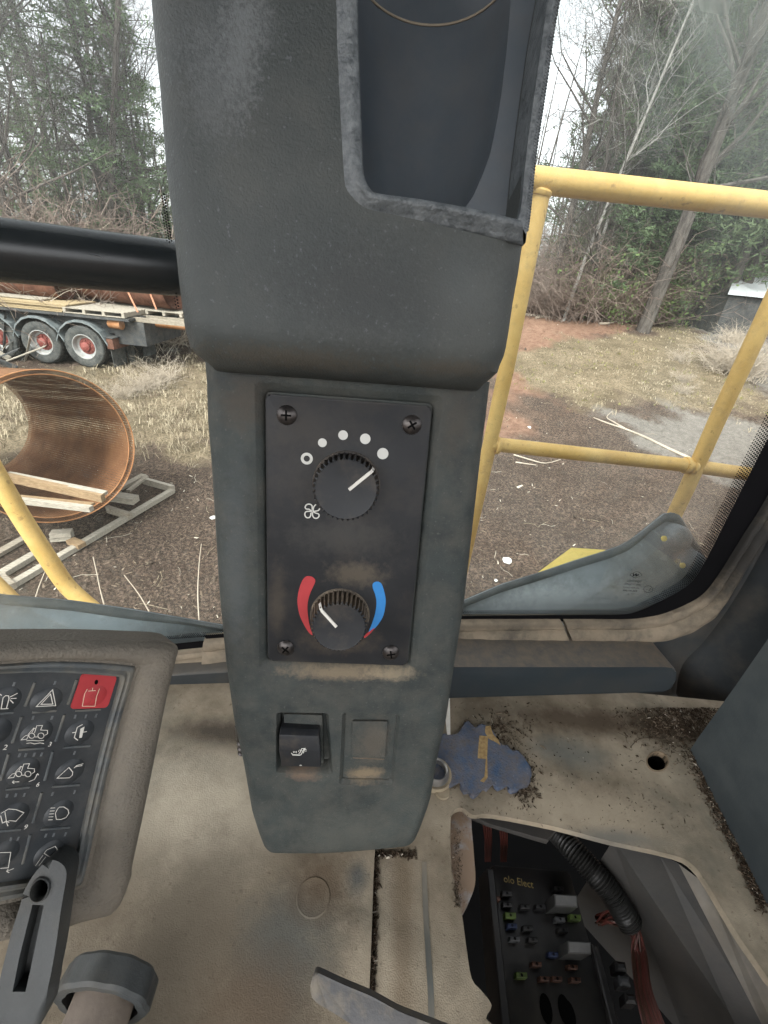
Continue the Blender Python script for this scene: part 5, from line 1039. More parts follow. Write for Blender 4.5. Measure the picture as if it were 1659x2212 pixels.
for (x, y, mt_) in ((340, 525, 'fz_g'), (397, 832, 'fz_g'), (672, 535, 'fz_g'), (262, 437, 'fz_b'), (475, 775, 'fz_b'), (580, 850, 'fz_b'), (675, 855, 'fz_b'), (362, 645, 'fz_w'), (322, 412, 'fz_b'), (325, 470, 'fz_b'), (595, 545, 'fz_w'), (348, 578, 'fz_bl'), (560, 725, 'fz_bl'), (430, 590, 'fz_b'), (495, 480, 'fz_b'), (415, 480, 'fz_b'), (610, 600, 'fz_b'), (585, 390, 'fz_b'), (660, 790, 'fz_b'), (455, 650, 'fz_b'), (515, 850, 'fz_b')):
    fs_ = fuse('fuse', x, y, 56 if mt_ == 'fz_g' else 50, 34 if mt_ == 'fz_g' else 28, .007, M[mt_] if (mt_ != 'fz_b' or y > 700 or x < 270) else M['board'])
    g = G(); disc(g, FB, F4(x, y, .0072), .0011, .0072, 0, 8); mk('fuse_window', g.out(), M['hole'], fs_, smooth=0)
for (x, y) in ((622, 450), (692, 690)):
    rl = fuse('relay', x, y, 118, 70, .022, M['relay_side']); g = G()
    g.add(*[ [FB.w(*F4(x - 52, y - 27, .0223), .0223), FB.w(*F4(x + 54, y - 22, .0223), .0223), FB.w(*F4(x + 56, y + 28, .0223), .0223), FB.w(*F4(x - 50, y + 25, .0223), .0223)], [(0, 1, 2, 3)]]); mk('relay_top', g.out(), M['relay'], rl, smooth=0)
for (x, y) in ((520, 1005), (615, 1010), (640, 1040)):
    g = G(); disc(g, FB, F4(x, y), 27 * fb_s * .42, .0003 + x * 1e-7, 0, 16, 46 * fb_s * .42); mk('cover_slot', g.out(), M['hole'], fbx, smooth=0)
mk('box_lettering', text_geo(FB, 'olo Elect', F4(380, 372), 44 * .42 * fb_s, .0004, False, (1, -.06)), surf('faint_yellow_print', (.20, .15, .06), (.28, .22, .1), .7, .2, 100), fbx, smooth=0)
g = G(); pth = spl([MT.hit(*w4([p])[0], h) for p, h in (((560, 80), -.06), ((640, 170), -.05), ((760, 300), -.05), ((860, 420), -.055), ((960, 580), -.07))], 8)
n_ = len(pth) * 5; pth = resample([tuple(p) for p in pth], 150); mk('conduit', tube(pth, [.0105 + .0011 * math.sin(k * 1.6) for k in range(150)], 14), M['conduit'], label='black corrugated cable conduit running under the opening edge', cat='cable conduit', smooth=80)
wires = thing('wire_bundle', MT.hit(1400, 2060, -.09), 'bundle of thin red and brown wires beside the fuse box', 'wires'); r = random.Random(3)
for k in range(34):
    o = k / 34; a0 = (840 + 40 * r.random(), 500 + 70 * r.random()); pts = [((770 + 60 * r.random(), 520 + 60 * o), -.09), (a0, -.075 - .02 * r.random()), ((930 + 60 * r.random(), 545 + 60 * (1 - o)), -.07 - .02 * r.random()), ((960 + 70 * o, 700 + 20 * r.random()), -.085), ((980 + 80 * o, 880 + 30 * r.random()), -.09), ((1020 + 110 * o, 1090), -.10), ((1060 + 120 * o, 1250), -.11)]
    mk('wire', tube(spl([MT.hit(*w4([p])[0], h) for p, h in pts], 4), .00095, 5, False), M['wire'] if r.random() < .72 else M['fz_b'], wires)
for (x, y, mt_) in ((210, 190, 'fz_r'), (290, 190, 'fz_r')):
    for k in range(4): mk('wire', tube(spl([MT.hit(*w4([(x + k * 12 - 10, 60)])[0], -.06), MT.hit(*w4([(x + k * 10, y - 50)])[0], -.08), MT.hit(*w4([(x + k * 8, y + 60)])[0], -.10)], 4), .001, 5), M['wire'], wires)
cn = thing('grey_connector', MT.hit(1430, 2110, -.09), 'pale grey plug connector stack right of the fuse box', 'connector')
for k, (x, y) in enumerate(((905, 785), (925, 860), (955, 950))): mk('plug', prism(MT, [MT.uv(*w4([(x + a, y + b)])[0], -.075) for a, b in ((-30, -30), (25, -22), (35, 30), (-22, 25))], -.09, -.075, .002, 1), M['fz_w'] if k == 1 else M['board'], cn)

# ============================================================ things lying on the floor
w7 = cv(1600, 2750, .3617)
fo = [(300, 420), (395, 380), (430, 375), (475, 405), (555, 400), (575, 350), (620, 320), (630, 260), (675, 235), (710, 270), (740, 330), (765, 325), (785, 280), (830, 270), (860, 300), (890, 305), (930, 320), (960, 400), (1000, 440), (1040, 530), (1090, 495), (1115, 510), (1120, 550), (1160, 590), (1190, 550), (1230, 570), (1270, 640), (1330, 700), (1365, 760), (1350, 840), (1355, 900), (1330, 940), (1240, 965), (1210, 1000), (1150, 1015), (1115, 990), (1105, 930), (1050, 965), (1000, 985), (970, 960), (950, 910), (880, 990), (840, 970), (790, 1030), (740, 1070), (700, 1050), (685, 1010), (630, 1020), (592, 960), (590, 890), (480, 950), (300, 900)]
foh = thing('blue_leaf_piece', MT.hit(1050, 1640, .001), 'flat blue weathered piece with scalloped leaf-like edge on the floor mat', 'plastic piece')
mk('piece_body', prism(MT, [MT.uv(*p, .0055) for p in w7(fo)], .0008, .0055, .0012, 2), M['foam'], foh, smooth=50)
for k, pl_ in enumerate(([(795, 405), (890, 410), (880, 640), (885, 860), (845, 915), (800, 900), (850, 850), (865, 660), (775, 650)], [(862, 300), (915, 300), (945, 390), (1000, 450), (1030, 515), (960, 470), (900, 440), (855, 370)])):
    g = G(); pp_ = [MT.uv(*p, .0057) for p in w7(pl_)]; g.add([MT.w(*p, .0057) for p in pp_], [tuple(range(len(pp_)))]); mk('worn_label', g.out(), M['foam_lbl'], foh, smooth=0)
sc_ = MT.uv(*w7([(325, 770)])[0], .012); ks2 = gs_(MT, 950, 1660) * .1984
sk = thing('metal_socket', MT.w(*sc_, .0), 'round metal socket with dusty flange and tab half behind the console foot', 'socket')
mk('flange', lathe(MT, sc_, [(180 * ks2, .0005), (180 * ks2, .0045), (170 * ks2, .0060), (145 * ks2, .0055)], 36).out(), M['brass'], sk)
mk('socket_ring', lathe(MT, sc_, [(148 * ks2, .003), (140 * ks2, .009), (118 * ks2, .013), (104 * ks2, .012), (96 * ks2, -.01)], 36).out(), M['steel'], sk)
mk('socket_tab', prism(MT, circ(MT.uv(*w7([(395, 1010)])[0], .003), 75 * ks2, 20), .0006, .003, .0005, 1), M['brass'], sk)
g = G(); disc(g, MT, sc_, 100 * ks2, .001, 0, 24); mk('socket_bore', g.out(), M['hole'], sk, smooth=0)
wp = thing('white_strip', MT.hit(966, 1560, .002), 'narrow white strip standing beside the console above the blue piece', 'strip')
v = [MT.hit(966, 1588, .004), MT.hit(973, 1588, .004), at_depth(972, 1512, .395), at_depth(958, 1512, .395)]; mk('strip', (v + [p + np.array([0, .0015, 0]) for p in v], [(0, 1, 2, 3), (7, 6, 5, 4), (0, 4, 5, 1), (1, 5, 6, 2), (2, 6, 7, 3), (3, 7, 4, 0)]), M['white'], wp, smooth=0)
ft = thing('ribbed_fitting', MT.hit(505, 1640, .03), 'small ribbed metal fitting peeking out left of the console foot', 'fitting')
p0, p1 = at_depth(517, 1540, .37), at_depth(524, 1625, .385); mk('fitting_barrel', tube([p0 + (p1 - p0) * k / 30 for k in range(31)], [.0030 + (.0012 if (k // 2) % 2 and k > 20 or 3 < k < 6 or k < 2 else 0) + (.0014 if 8 < k < 20 else 0) for k in range(31)], 16), M['screw'], ft)
# crumbs of dirt
g = G(); r = random.Random(9)
def crumbs(n, fn, smin=.0004, smax=.0016):
    for _ in range(n):
        px, py = fn()
        if math.hypot(px - 1420, py - 1645) < 30 or (px > 1010 and py > 1752 + max(0, (px - 1060)) * .24 + 6 and px < 1440): continue
        p = MT.hit(px, py, .0005); s_ = r.uniform(smin, smax); a = np.array([r.gauss(0, 1), r.gauss(0, 1), r.gauss(0, .5)]) * s_; b_ = np.array([r.gauss(0, 1), r.gauss(0, 1), r.gauss(0, .5)]) * s_ * .5
        g.add([p - a, p + b_, p + a, p + np.array([0, 0, s_ * 1.2])], [(0, 1, 3), (1, 2, 3), (2, 0, 3)], 0 if r.random() < .78 else 1 if r.random() < .9 else 2)
crumbs(2600, lambda: (1480 + r.gauss(0, 55), 1545 + abs(r.gauss(0, 42)) - 15), .0004, .0018)
crumbs(1300, lambda: (lambda t: (1498 + 160 * t + r.gauss(-8, 7), 1630 + 330 * t + r.gauss(0, 8)))(r.random()))
crumbs(500, lambda: (1085 + r.gauss(0, 32), 1580 + r.gauss(0, 22))); crumbs(500, lambda: (1135 + r.gauss(0, 14), 1690 + r.gauss(0, 28)))
crumbs(1500, lambda: (lambda t: (806 + r.gauss(5, 3) - 8 * t, 1850 + 360 * t))(r.random())); crumbs(350, lambda: (860 + r.uniform(-60, 40), 1845 + r.gauss(0, 5)))
crumbs(700, lambda: (r.uniform(970, 1500), r.uniform(1515, 1800)), .0003, .0010); crumbs(500, lambda: (1000 + r.gauss(-12, 5), r.uniform(1790, 1960)), .0003, .0010)
crumbs(420, lambda: (677 + 38 * math.cos(r.random() * 6.28) + r.gauss(0, 4), 1935 + 34 * math.sin(r.random() * 6.28) + r.gauss(0, 4)), .0003, .0008)
for _ in range(150):
    px, py = 1475 + r.gauss(0, 60), 1545 + abs(r.gauss(0, 40)); p = MT.hit(px, py, .001); th = r.uniform(0, 6.28); L = r.uniform(.004, .014); d = np.array([math.cos(th), math.sin(th), 0]) * L
    g.tube([p, p + d * .5 + np.array([-d[1], d[0], .3 * L]) * .3, p + d], .00022, 3, r.choice([0, 0, 1]), cap=False)
mk('floor_dirt', g.out(), [M['dirt'], M['chip_m'], M['chip_p']], label='dark crumbs and plant bits gathered along the floor edges', cat='dirt', kind='stuff', smooth=0, origin=(0, 0, MZ))
hr = thing('hair_strand', MT.hit(1420, 1600, .001), 'single curved dry stalk lying above the round floor hole', 'stalk'); mk('strand', tube(spl([MT.hit(*p, .001) for p in ((1362, 1614), (1378, 1598), (1402, 1593), (1430, 1596))], 5), .0003, 4), M['dirt'], hr)

# ============================================================ cab roof over the camera
mk('roof', G().box((-.95, -1.25, 3.80), (1.9, 0, 0), (0, 1.66, 0), (0, 0, .06)).out(), M['wall'], kind='structure', smooth=0)

# ============================================================ yellow railings outside
RL = Fr(np.array([0, .95, 3.0]), (1, 0, 0), (0, -1, 0)); RL.u = nz(np.array([1, .10, 0.])); RL.n = np.array([RL.u[1], -RL.u[0], 0]); RL.v = np.array([0, 0, 1.])
rail = thing('yellow_railing', RL.hit(1250, 1190), 'yellow tube railing with two posts outside the window right of the console', 'railing', None)
H_ = RL.hit; rr_t = .0205
def rod(nm, pts, rad, par, n=22): return mk(nm, tube(pts, rad, n), M['yellow'], par)
rod('top_rail', [H_(1140, 387), H_(1400, 415), H_(1659, 443), H_(1900, 470)], .0205, rail)
rod('middle_rail', [H_(1056, 958), H_(1280, 983), H_(1490, 1006), H_(1610, 1023), H_(1760, 1040)], .0165, rail)
rod('post', [H_(1173, 395), H_(1134, 592), H_(1093, 800), H_(1058, 960), H_(1022, 1120), H_(985, 1290)], .0165, rail)
rod('post', [H_(1740, 500), H_(1659, 672), H_(1547, 912), H_(1488, 1045), H_(1452, 1122), H_(1420, 1200)], .0175, rail)
for (x, y, rad, q) in ((1169, 412, .0185, (1160, 440)), (1072, 962, .0185, (1090, 964)), (1484, 1005, .0185, (1460, 1002)), (1494, 1007, .0185, (1512, 1010))):
    c, e = H_(x, y), H_(*q); d = nz(e - c); rod('weld_bead', [c - d * .002, c + d * .001, c + d * .005, c + d * .008], [rad, rad * 1.12, rad * 1.1, rad], rail)
LP = Fr(np.array([0, .85, 3.0]), (1, 0, 0), (0, -1, 0)); LP.u = np.array([1., 0, 0]); LP.v = np.array([0, 0, 1.])
hl = thing('yellow_handrail', LP.hit(120, 1250), 'bent yellow handrail tube outside the window at the lower left', 'handrail')
rod('rail_tube', spl([LP.hit(*p) for p in ((-60, 935), (0, 1040), (55, 1132), (108, 1213), (140, 1260), (170, 1290), (220, 1330), (300, 1385))], 5), .0200, hl)
hl2 = thing('yellow_handrail', LP.hit(0, 1270), 'short piece of a second yellow tube at the left edge, below the bent one', 'handrail')
rod('rail_tube', [LP.hit(-60, 1215), LP.hit(-10, 1262), LP.hit(60, 1330), LP.hit(120, 1390)], .0195, hl2)
# dusty guards outside
_gn = nz(WN + np.array([0, 0, .75])); sG = Fr(Fr(GW.w(0, 0, -.06), WD, WN).hit(1300, 1325), WD, _gn); sG.u = WD; sG.v = nz(np.cross(_gn, WD)); sG.v = sG.v * (1 if sG.v[2] > 0 else -1); w8 = cv(1750, 1900, .7679)
sh = thing('corner_guard', sG.hit(1300, 1250), 'dusty grey plastic corner guard with two yellow bolts outside the right window', 'guard')
so_ = [(40, 640), (100, 605), (300, 520), (480, 465), (680, 397), (830, 350), (900, 325), (960, 295), (1010, 255), (1130, 158), (1165, 152), (1200, 163), (1235, 215), (1310, 335), (1345, 440), (1400, 560), (1300, 800), (40, 800)]
si_ = [(40, 690), (110, 635), (300, 560), (480, 505), (680, 440), (850, 388), (940, 350), (1000, 305), (1060, 250), (1135, 200), (1185, 205), (1240, 280), (1280, 345), (1320, 460), (1340, 560), (1270, 760), (40, 790)]
add_stains_shade(M['shield'], [(sG.hit(1200, 1300), (.16, .1, .03), (.48, .52, .54), .8), (sG.hit(1340, 1310), (.10, .1, .03), (.42, .46, .49), .7), (sG.hit(1280, 1240), (.05, .1, .02), (.30, .34, .37), .5), (sG.hit(150, 1350), (.14, .1, .02), (.27, .33, .37), .6)], 70, 1.6)
mk('guard_shell', prism(sG, [sG.uv(*p) for p in w8(so_)], -.004, 0, .0015, 2), M['shield'], sh, smooth=40)
mk('guard_rim', band(sG, [sG.uv(*p) for p in w8(so_[:14])], [sG.uv(*p) for p in w8(si_[:14])], 90, [(0, -.006), (0.03, .0015), (.4, .004), (.8, .003), (1, .0002)]), M['shield_rim'], sh, smooth=60)
for (x, y, bx, by) in ((1130, 287, 1185, 285), (1225, 425, 1262, 418)):
    c = sG.uv(*w8([(bx, by)])[0]); s8 = gs_(sG, 1460, 1180) * .4213
    mk('bolt_boss', lathe(sG, c, [(72 * s8, -.0005), (64 * s8, .004), (54 * s8, .012), (40 * s8, .017), (22 * s8, .019), (.0001, .0192)], 28).out(), M['shield'], sh)
    c = sG.uv(*w8([(x, y)])[0], .0205); mk('bolt_cap', lathe(sG, c, [(13 * s8, .018), (12.5 * s8, .0203), (10 * s8, .0206), (.0001, .0207)], 18).out(), M['cap'], sh)
lg = thing('lower_guard', sG.hit(150, 1340), 'long dusty grey guard strip outside the front window at the lower left', 'guard')
lo4 = [(-200, 1258), (0, 1284), (151, 1297), (283, 1316), (400, 1336), (490, 1352), (530, 1365), (530, 1480), (-200, 1520)]
mk('guard_shell', prism(sG, [sG.uv(*p) for p in lo4], -.004, 0, .0015, 2), M['shield'], lg, smooth=40)
mk('guard_rim', band(sG, [sG.uv(*p) for p in lo4[:7]], [sG.uv(x, y + (22 if x < 300 else 14)) for x, y in lo4[:7]], 50, [(0, -.006), (.05, .0015), (.5, .004), (.9, .002), (1, .0002)]), M['shield_rim'], lg, smooth=60)
ST = Fr(np.array([0, .72, 2.0]), (1, 0, 0), (0, -1, 0)); ST.u = np.array([1., 0, 0]); ST.v = np.array([0, 0, 1.]); 
stp = thing('yellow_step', ST.hit(1230, 1230), 'bright yellow folded step plate rising behind the corner guard', 'step')
tl_ = np.array([0, .12, .0]); q = lambda x, y, k=0: CAM + (ST.hit(x, y) - CAM) * (1 + k)
mk('step_plate', ([q(1110, 1275), q(1234, 1183, .14), q(1262, 1218), q(1308, 1188, .10), q(1325, 1250), q(1200, 1300)], [(0, 2, 1), (1, 2, 3), (2, 4, 3), (0, 5, 2), (5, 4, 2)]), M['cap'], stp, smooth=0)
v = [ST.hit(985, 1312), ST.hit(1040, 1285), ST.hit(1110, 1257), ST.hit(1165, 1236), ST.hit(1165, 1260), ST.hit(985, 1340)]; mk('step_edge', (v, [tuple(range(6))]), M['yellow'], stp, smooth=0)
# ============================================================ rolled screen on its pallet
w9 = cv(0, 850, .5425); wA = cv(0, 1700, .5726)
def flatat(z): return Fr((0, 0, z), (1, 0, 0), (0, 0, 1))
mm_, t, b = new_mat('rusted_screen'); b.inputs['Roughness'].default_value = .85; b.inputs['Specular IOR Level'].default_value = .2
col = mixc(t, ramp(t, noise_(t, 3, 6, .65), .35, .68), (.14, .065, .032), (.27, .135, .065)); t.links.new(col, b.inputs['Base Color'])
uvn = nd(t, 'ShaderNodeUVMap'); sx = nd(t, 'ShaderNodeSeparateXYZ'); t.links.new(uvn.outputs[0], sx.inputs[0])
wu = mth(t, 'ABSOLUTE', mth(t, 'SINE', mth(t, 'MULTIPLY', sx.outputs[0], PI))); wv_ = mth(t, 'ABSOLUTE', mth(t, 'SINE', mth(t, 'MULTIPLY', sx.outputs[1], PI)))
hole = mth(t, 'MULTIPLY', mth(t, 'GREATER_THAN', wu, .66), mth(t, 'GREATER_THAN', wv_, .66))
tr = nd(t, 'ShaderNodeBsdfTransparent'); mx = nd(t, 'ShaderNodeMixShader'); t.links.new(hole, mx.inputs[0]); t.links.new(b.outputs[0], mx.inputs[1]); t.links.new(tr.outputs[0], mx.inputs[2]); t.links.new(mx.outputs[0], t.nodes['Material Output'].inputs[0])
Nc = at_depth(123, 968, 4.35); Fc = at_depth(-78, 913, 5.85); ax = nz(Fc - Nc); RR = 168 / 950 * 4.35 * .985; RF = Fr(Nc, np.cross([0, 0, 1.], -ax), -ax); RLn = np.linalg.norm(Fc - Nc)
roll = thing('screen_roll', (Nc[0], Nc[1], .15), 'large rusty orange roll of fine wire screen lying on a pallet', 'screen roll')
lay = [(1.0, 0), (.94, .03)]
for k, (rk2, off) in enumerate(lay):
    n_ = 96; v, f, uv = [], [], []; nl = 14; st_ = PI * .85 + k * .5
    for i in range(nl):
        for j in range(n_ + 1):
            a = st_ + 2 * PI * j / n_ ; rr2 = RR * (rk2 - .028 * j / n_) * (1 + .006 * math.sin(3 * a + k)); v.append(RF.w(rr2 * math.cos(a), rr2 * math.sin(a), -off - (RLn - off) * i / (nl - 1)))
    f = [(i * (n_ + 1) + j, i * (n_ + 1) + j + 1, (i + 1) * (n_ + 1) + j + 1, (i + 1) * (n_ + 1) + j) for i in range(nl - 1) for j in range(n_)]
    o = mk('screen_layer', (v, f), mm_, roll, smooth=60); ul = o.data.uv_layers.new(name='UVMap'); vi = np.empty(len(o.data.loops), np.int32); o.data.loops.foreach_get('vertex_index', vi)
    U = (vi % (n_ + 1)) / n_ * (2 * PI * RR / .030); Vv = (vi // (n_ + 1)) / (nl - 1) * (RLn / .030); ul.data.foreach_set('uv', np.stack([U, Vv], 1).astype(np.float32).ravel())
    e_ = [RF.w(RR * (rk2 - .028 * j / n_) * math.cos(st_ + 2 * PI * j / n_), RR * (rk2 - .028 * j / n_) * math.sin(st_ + 2 * PI * j / n_), -off + .002) for j in range(n_ + 1)]
    mk('screen_hem', tube(e_, .0065, 6), M['rust_or'], roll)
# dent fold inside the roll
def plank(nm, z, p, q, wd_, th, mat, par, ends=None):
    """a board whose centre line runs between two picture points at height z"""
    A = at_plane(p, z); B = at_plane(q, z); d = nz(B - A); s_ = nz(np.cross([0, 0, 1.], d)); up_ = np.array([0, 0, 1.])
    return mk(nm, G().box((A + B) / 2 - up_ * th / 2, d * np.linalg.norm(B - A), s_ * wd_, up_ * th, center=True).out(), mat, par, smooth=0)
def at_plane(p, z): d = ray(*p); t_ = (z - 3.0) / d[2]; return CAM + d * t_
cD = lambda x, y: wA([(x, y)])[0]
pal = thing('timber_pallet', (*at_plane(cD(600, 700), 0)[:2], 0), 'weathered timber pallet lying on the mulch under the screen roll', 'pallet')
plank('runner', .075, cD(70, 1040), cD(1185, 392), .075, .055, M['wood_grey'], pal)
plank('runner', .075, cD(10, 960), cD(250, 820), .085, .055, M['wood_grey'], pal); plank('runner', .06, cD(-60, 850), cD(190, 710), .09, .04, M['wood_old'], pal)
plank('runner', .06, cD(820, 380), cD(990, 290), .09, .04, M['wood_old'], pal); plank('cross_board', .12, cD(985, 315), cD(1190, 372), .05, .09, M['wood_grey'], pal)
plank('cross_board', .12, cD(735, 510), cD(895, 560), .05, .085, M['wood_old'], pal); plank('cross_board', .10, cD(15, 985), cD(80, 1045), .05, .07, M['wood_old'], pal); plank('cross_board', .10, cD(480, 735), cD(560, 770), .09, .05, M['wood_new'], pal)
plank('runner', .13, cD(880, 400), cD(1010, 300), .05, .03, M['wood_old'], pal)
bk = thing('timber_blocks', (*at_plane(cD(850, 440), .1)[:2], 0), 'short grey timber blocks wedged at the right foot of the screen roll', 'timber')
plank('block', .20, cD(770, 425), cD(930, 450), .13, .08, M['wood_grey'], bk)
bk2 = thing('timber_blocks', (*at_plane(cD(430, 700), .1)[:2], 0), 'two stacked grey timber blocks under the front of the screen roll', 'timber')
plank('block', .17, cD(345, 690), cD(490, 680), .10, .05, M['wood_grey'], bk2); plank('block', .11, cD(350, 715), cD(495, 705), .11, .05, M['wood_grey'], bk2)
def board2(label, p, q, dp, dq, wd_, th, mat):
    A, B = at_depth(*cD(*p), dp), at_depth(*cD(*q), dq); d = nz(B - A); n_ = nz(np.cross(d, [0, 0, 1.])); u2 = np.cross(n_, d)
    t_ = thing('loose_board', (A + B) / 2, label, 'board'); mk('board', G().box((A + B) / 2, d * np.linalg.norm(B - A), n_ * wd_, u2 * th, center=True).out(), mat, t_, smooth=0); return t_
board2('upper tan board laid across the mouth of the screen roll', (40, 310), (710, 455), 4.15, 4.05, .05, .075, M['wood_new'])
board2('thin grey board just on top of the upper tan board in the roll', (55, 290), (725, 425), 4.17, 4.07, .06, .03, M['wood_grey'])
board2('lower grey board laid across the mouth of the screen roll', (120, 470), (630, 530), 4.10, 4.02, .05, .05, M['wood_grey'])
board2('thin tan lath between the two boards in the screen roll', (130, 448), (640, 500), 4.16, 4.06, .05, .022, M['wood_new'])
# ============================================================ parked flatbed with its load
TY = 11.45; TF = Fr((0, TY, 0), (1, 0, 0), (0, -1, 0)); TF.u = np.array([1., 0, 0]); TF.v = np.array([0, 0, 1.]); B9 = lambda x, y, h=0: TF.uv(*w9([(x, y)])[0], h)
def xz(x, y): u, v = B9(x, y); return u, v
tk = thing('flatbed_truck', (-8.6, 12.6, 0), 'old dark flatbed truck rear with white rimmed wheels and dusty mudguards', 'truck')
ctr = xz(610, 945)[0]; rad_w = .51
def wheel(x, y0, z=rad_w, lod=0):
    WF = Fr((x, y0, z), (1, 0, 0), (0, -1, 0)); WF.u = np.array([1., 0, 0]); WF.v = np.array([0, 0, 1.])
    ty = lathe(WF, (0, 0), [(.30, -.02), (.31, .005), (.36, .018), (.43, .020), (.48, .006), (.50, -.02)], 44).out(); o = mk('tyre', ty, M['tyre'], tk)
    g = G(); prof = [(.50, -.02), (.51, -.05), (.51, -.27), (.47, -.30), (.30, -.30)]; lathe(WF, (0, 0), prof, 44, 0, g)
    for k in range(40):
        a = 2 * PI * k / 40
        for hh in (-.04, -.13, -.21): c_ = np.array([math.cos(a), math.sin(a)]); s_ = np.array([-c_[1], c_[0]]); p = c_ * .512; g.box(WF.w(*p, hh - .03), WF.u * s_[0] * .045 + WF.v * s_[1] * .045, WF.u * c_[0] * .018 + WF.v * c_[1] * .018, WF.n * .06, 0, True)
    mk('tread', g.out(), M['tread'], o, smooth=30)
    rm_ = mk('rim', lathe(WF, (0, 0), [(.305, -.005), (.30, .012), (.285, .012), (.27, -.03), (.25, -.11), (.20, -.125)], 40).out(), M['rimw'], tk)
    mk('wheel_disc', lathe(WF, (0, 0), [(.20, -.125), (.17, -.10), (.0001, -.10)], 30).out(), M['hub'], rm_)
    mk('hub', lathe(WF, (0, 0), [(.11, -.10), (.105, -.03), (.06, -.005), (.0001, 0)], 20).out(), M['hub'], rm_)
    for k in range(8):
        a = 2 * PI * k / 8; mk('wheel_nut', lathe(WF, (.145 * math.cos(a), .145 * math.sin(a)), [(.018, -.10), (.018, -.07), (.0001, -.068)], 6).out(), M['hub'], rm_)
sp_w = abs(xz(610, 945)[0] - xz(305, 945)[0])
wheel(ctr, TY); wheel(ctr - sp_w, TY); wheel(ctr - sp_w * 2.05, TY + .05)
wheel(ctr, TY + 2.0); 
TB = lambda pts: [xz(*p) for p in pts]
bed_z = xz(560, 700)[1]; x_r = xz(905, 745)[0]
def bx(nm, x0, x1, y0, y1, z0, z1, mat, par=tk): return mk(nm, G().box((x0, y0, z0), (x1 - x0, 0, 0), (0, y1 - y0, 0), (0, 0, z1 - z0)).out(), mat, par, smooth=0)
bz = xz(880, 745)[1]
for k, cx in enumerate((ctr, ctr - sp_w, ctr - sp_w * 2.05)):
    r_o = .62; prof2 = [(cx + r_o * 1.02 * math.cos(a) * (1.0 if abs(math.cos(a)) < .8 else 1.04), rad_w + .04 + r_o * .97 * math.sin(a)) for a in (R(8), R(38), R(62), R(80), R(100), R(118), R(142), R(172))]
    g = G(); y0, y1 = TY - .05, TY + .42
    for q in range(len(prof2) - 1):
        (xa, za), (xb, zb) = prof2[q], prof2[q + 1]; g.add([(xa, y0, za), (xb, y0, zb), (xb, y1, zb), (xa, y1, za), (xa, y0, za - .05), (xb, y0, zb - .05)], [(0, 3, 2, 1), (0, 1, 5, 4)])
    mk('mudguard', g.out(), M['fender'], tk, smooth=0)
bx('chassis_beam', ctr - 6, ctr + 1.45, TY + .55, TY + .75, rad_w + .12, bz - .10, M['chassis']); bx('chassis_beam', ctr - 6, ctr + 1.45, TY + 1.6, TY + 1.8, rad_w + .12, bz - .10, M['chassis'])
bx('side_skirt', ctr - 6, ctr + .95, TY + .30, TY + .34, rad_w + .35, bz - .02, M['chassis']); bx('deck', ctr - 6, x_r + .1, TY - .02, TY + 2.45, bz - .06, bz, M['chassis'])
bx('tail_box', ctr + .72, ctr + 1.5, TY + .25, TY + 2.2, .62, bz - .1, M['chassis'])
zt, zb_ = xz(760, 905)[1], xz(780, 985)[1]; rb_ = bx('rear_bumper', ctr + .62, ctr + .78, TY - .02, TY + 2.4, .52, .78, M['rust'])
bx('bumper_flange', ctr + .60, ctr + .82, TY - .04, TY + 2.42, .78, .80, M['chassis'])
for k in range(3): mk('bumper_hole', lathe(Fr((ctr + .79, TY + .35 + k * .25, .66), (0, 1, 0), (1, 0, 0)), (0, 0), [(.04, .001), (.0001, .001)], 12).out(), M['hole'], tk)
for (y0, y1, x) in ((TY + .02, TY + .62, ctr + .66), (TY + .66, TY + .98, ctr + .70), (TY + 1.45, TY + 2.15, ctr + .68)): bx('mud_flap', x, x + .015, y0, y1, .06, .55, M['tyre'])
mk('tail_beam', tube([(ctr + .9, TY + .3, .95), (ctr + 1.2, TY + .4, .62), (ctr + 1.25, TY + 2.3, .60)], .03, 8), M['rust'], tk)
mk('outrigger', tube([(ctr + .7, TY + .15, bz - .16), (ctr + 1.02, TY + .12, bz - .17)], .11, 18), M['rust_or'], tk); mk('outrigger', tube([(ctr + 1.25, TY + .9, bz - .16), (ctr + 2.3, TY + .9, bz - .17)], .10, 18), M['rust_or'], tk)
# pallet on the bed, boards, plates, pipes
pa_z = bz + .015; g_p = thing('grey_pallet', (x_r - .5, TY + .6, bz), 'grey slatted timber pallet on the rear corner of the flatbed', 'pallet')
x_l = xz(465, 700)[0]; W_p = x_r - x_l + .02; D_p = 1.9
for k in range(4): mk('bearer', G().box((x_l + k * (W_p - .07) / 3, TY - .03, pa_z + .02), (.07, 0, 0), (0, D_p, 0), (0, 0, .085)).out(), M['wood_grey'], g_p, smooth=0)
for k in range(12): mk('slat', G().box((x_l, TY - .03 + k * D_p / 12, pa_z + .105), (W_p, 0, 0), (0, .115, 0), (0, 0, .02)).out(), M['wood_grey'], g_p, smooth=0)
for k in (0, 6, 11): mk('slat', G().box((x_l, TY - .03 + k * D_p / 12, pa_z), (W_p, 0, 0), (0, .115, 0), (0, 0, .02)).out(), M['wood_grey'], g_p, smooth=0)
g_p2 = thing('grey_pallet', (x_r + .9, TY + 1.6, bz), 'second grey pallet overhanging behind the first on the flatbed', 'pallet')
for k in range(3): mk('bearer', G().box((x_r + .05 + k * .45, TY + .9, pa_z + .02), (.07, 0, 0), (0, 1.3, 0), (0, 0, .085)).out(), M['wood_grey'], g_p2, smooth=0)
for k in range(8): mk('slat', G().box((x_r + .05, TY + .9 + k * .165, pa_z + .105), (1.0, 0, 0), (0, .12, 0), (0, 0, .02)).out(), M['wood_grey'], g_p2, smooth=0)
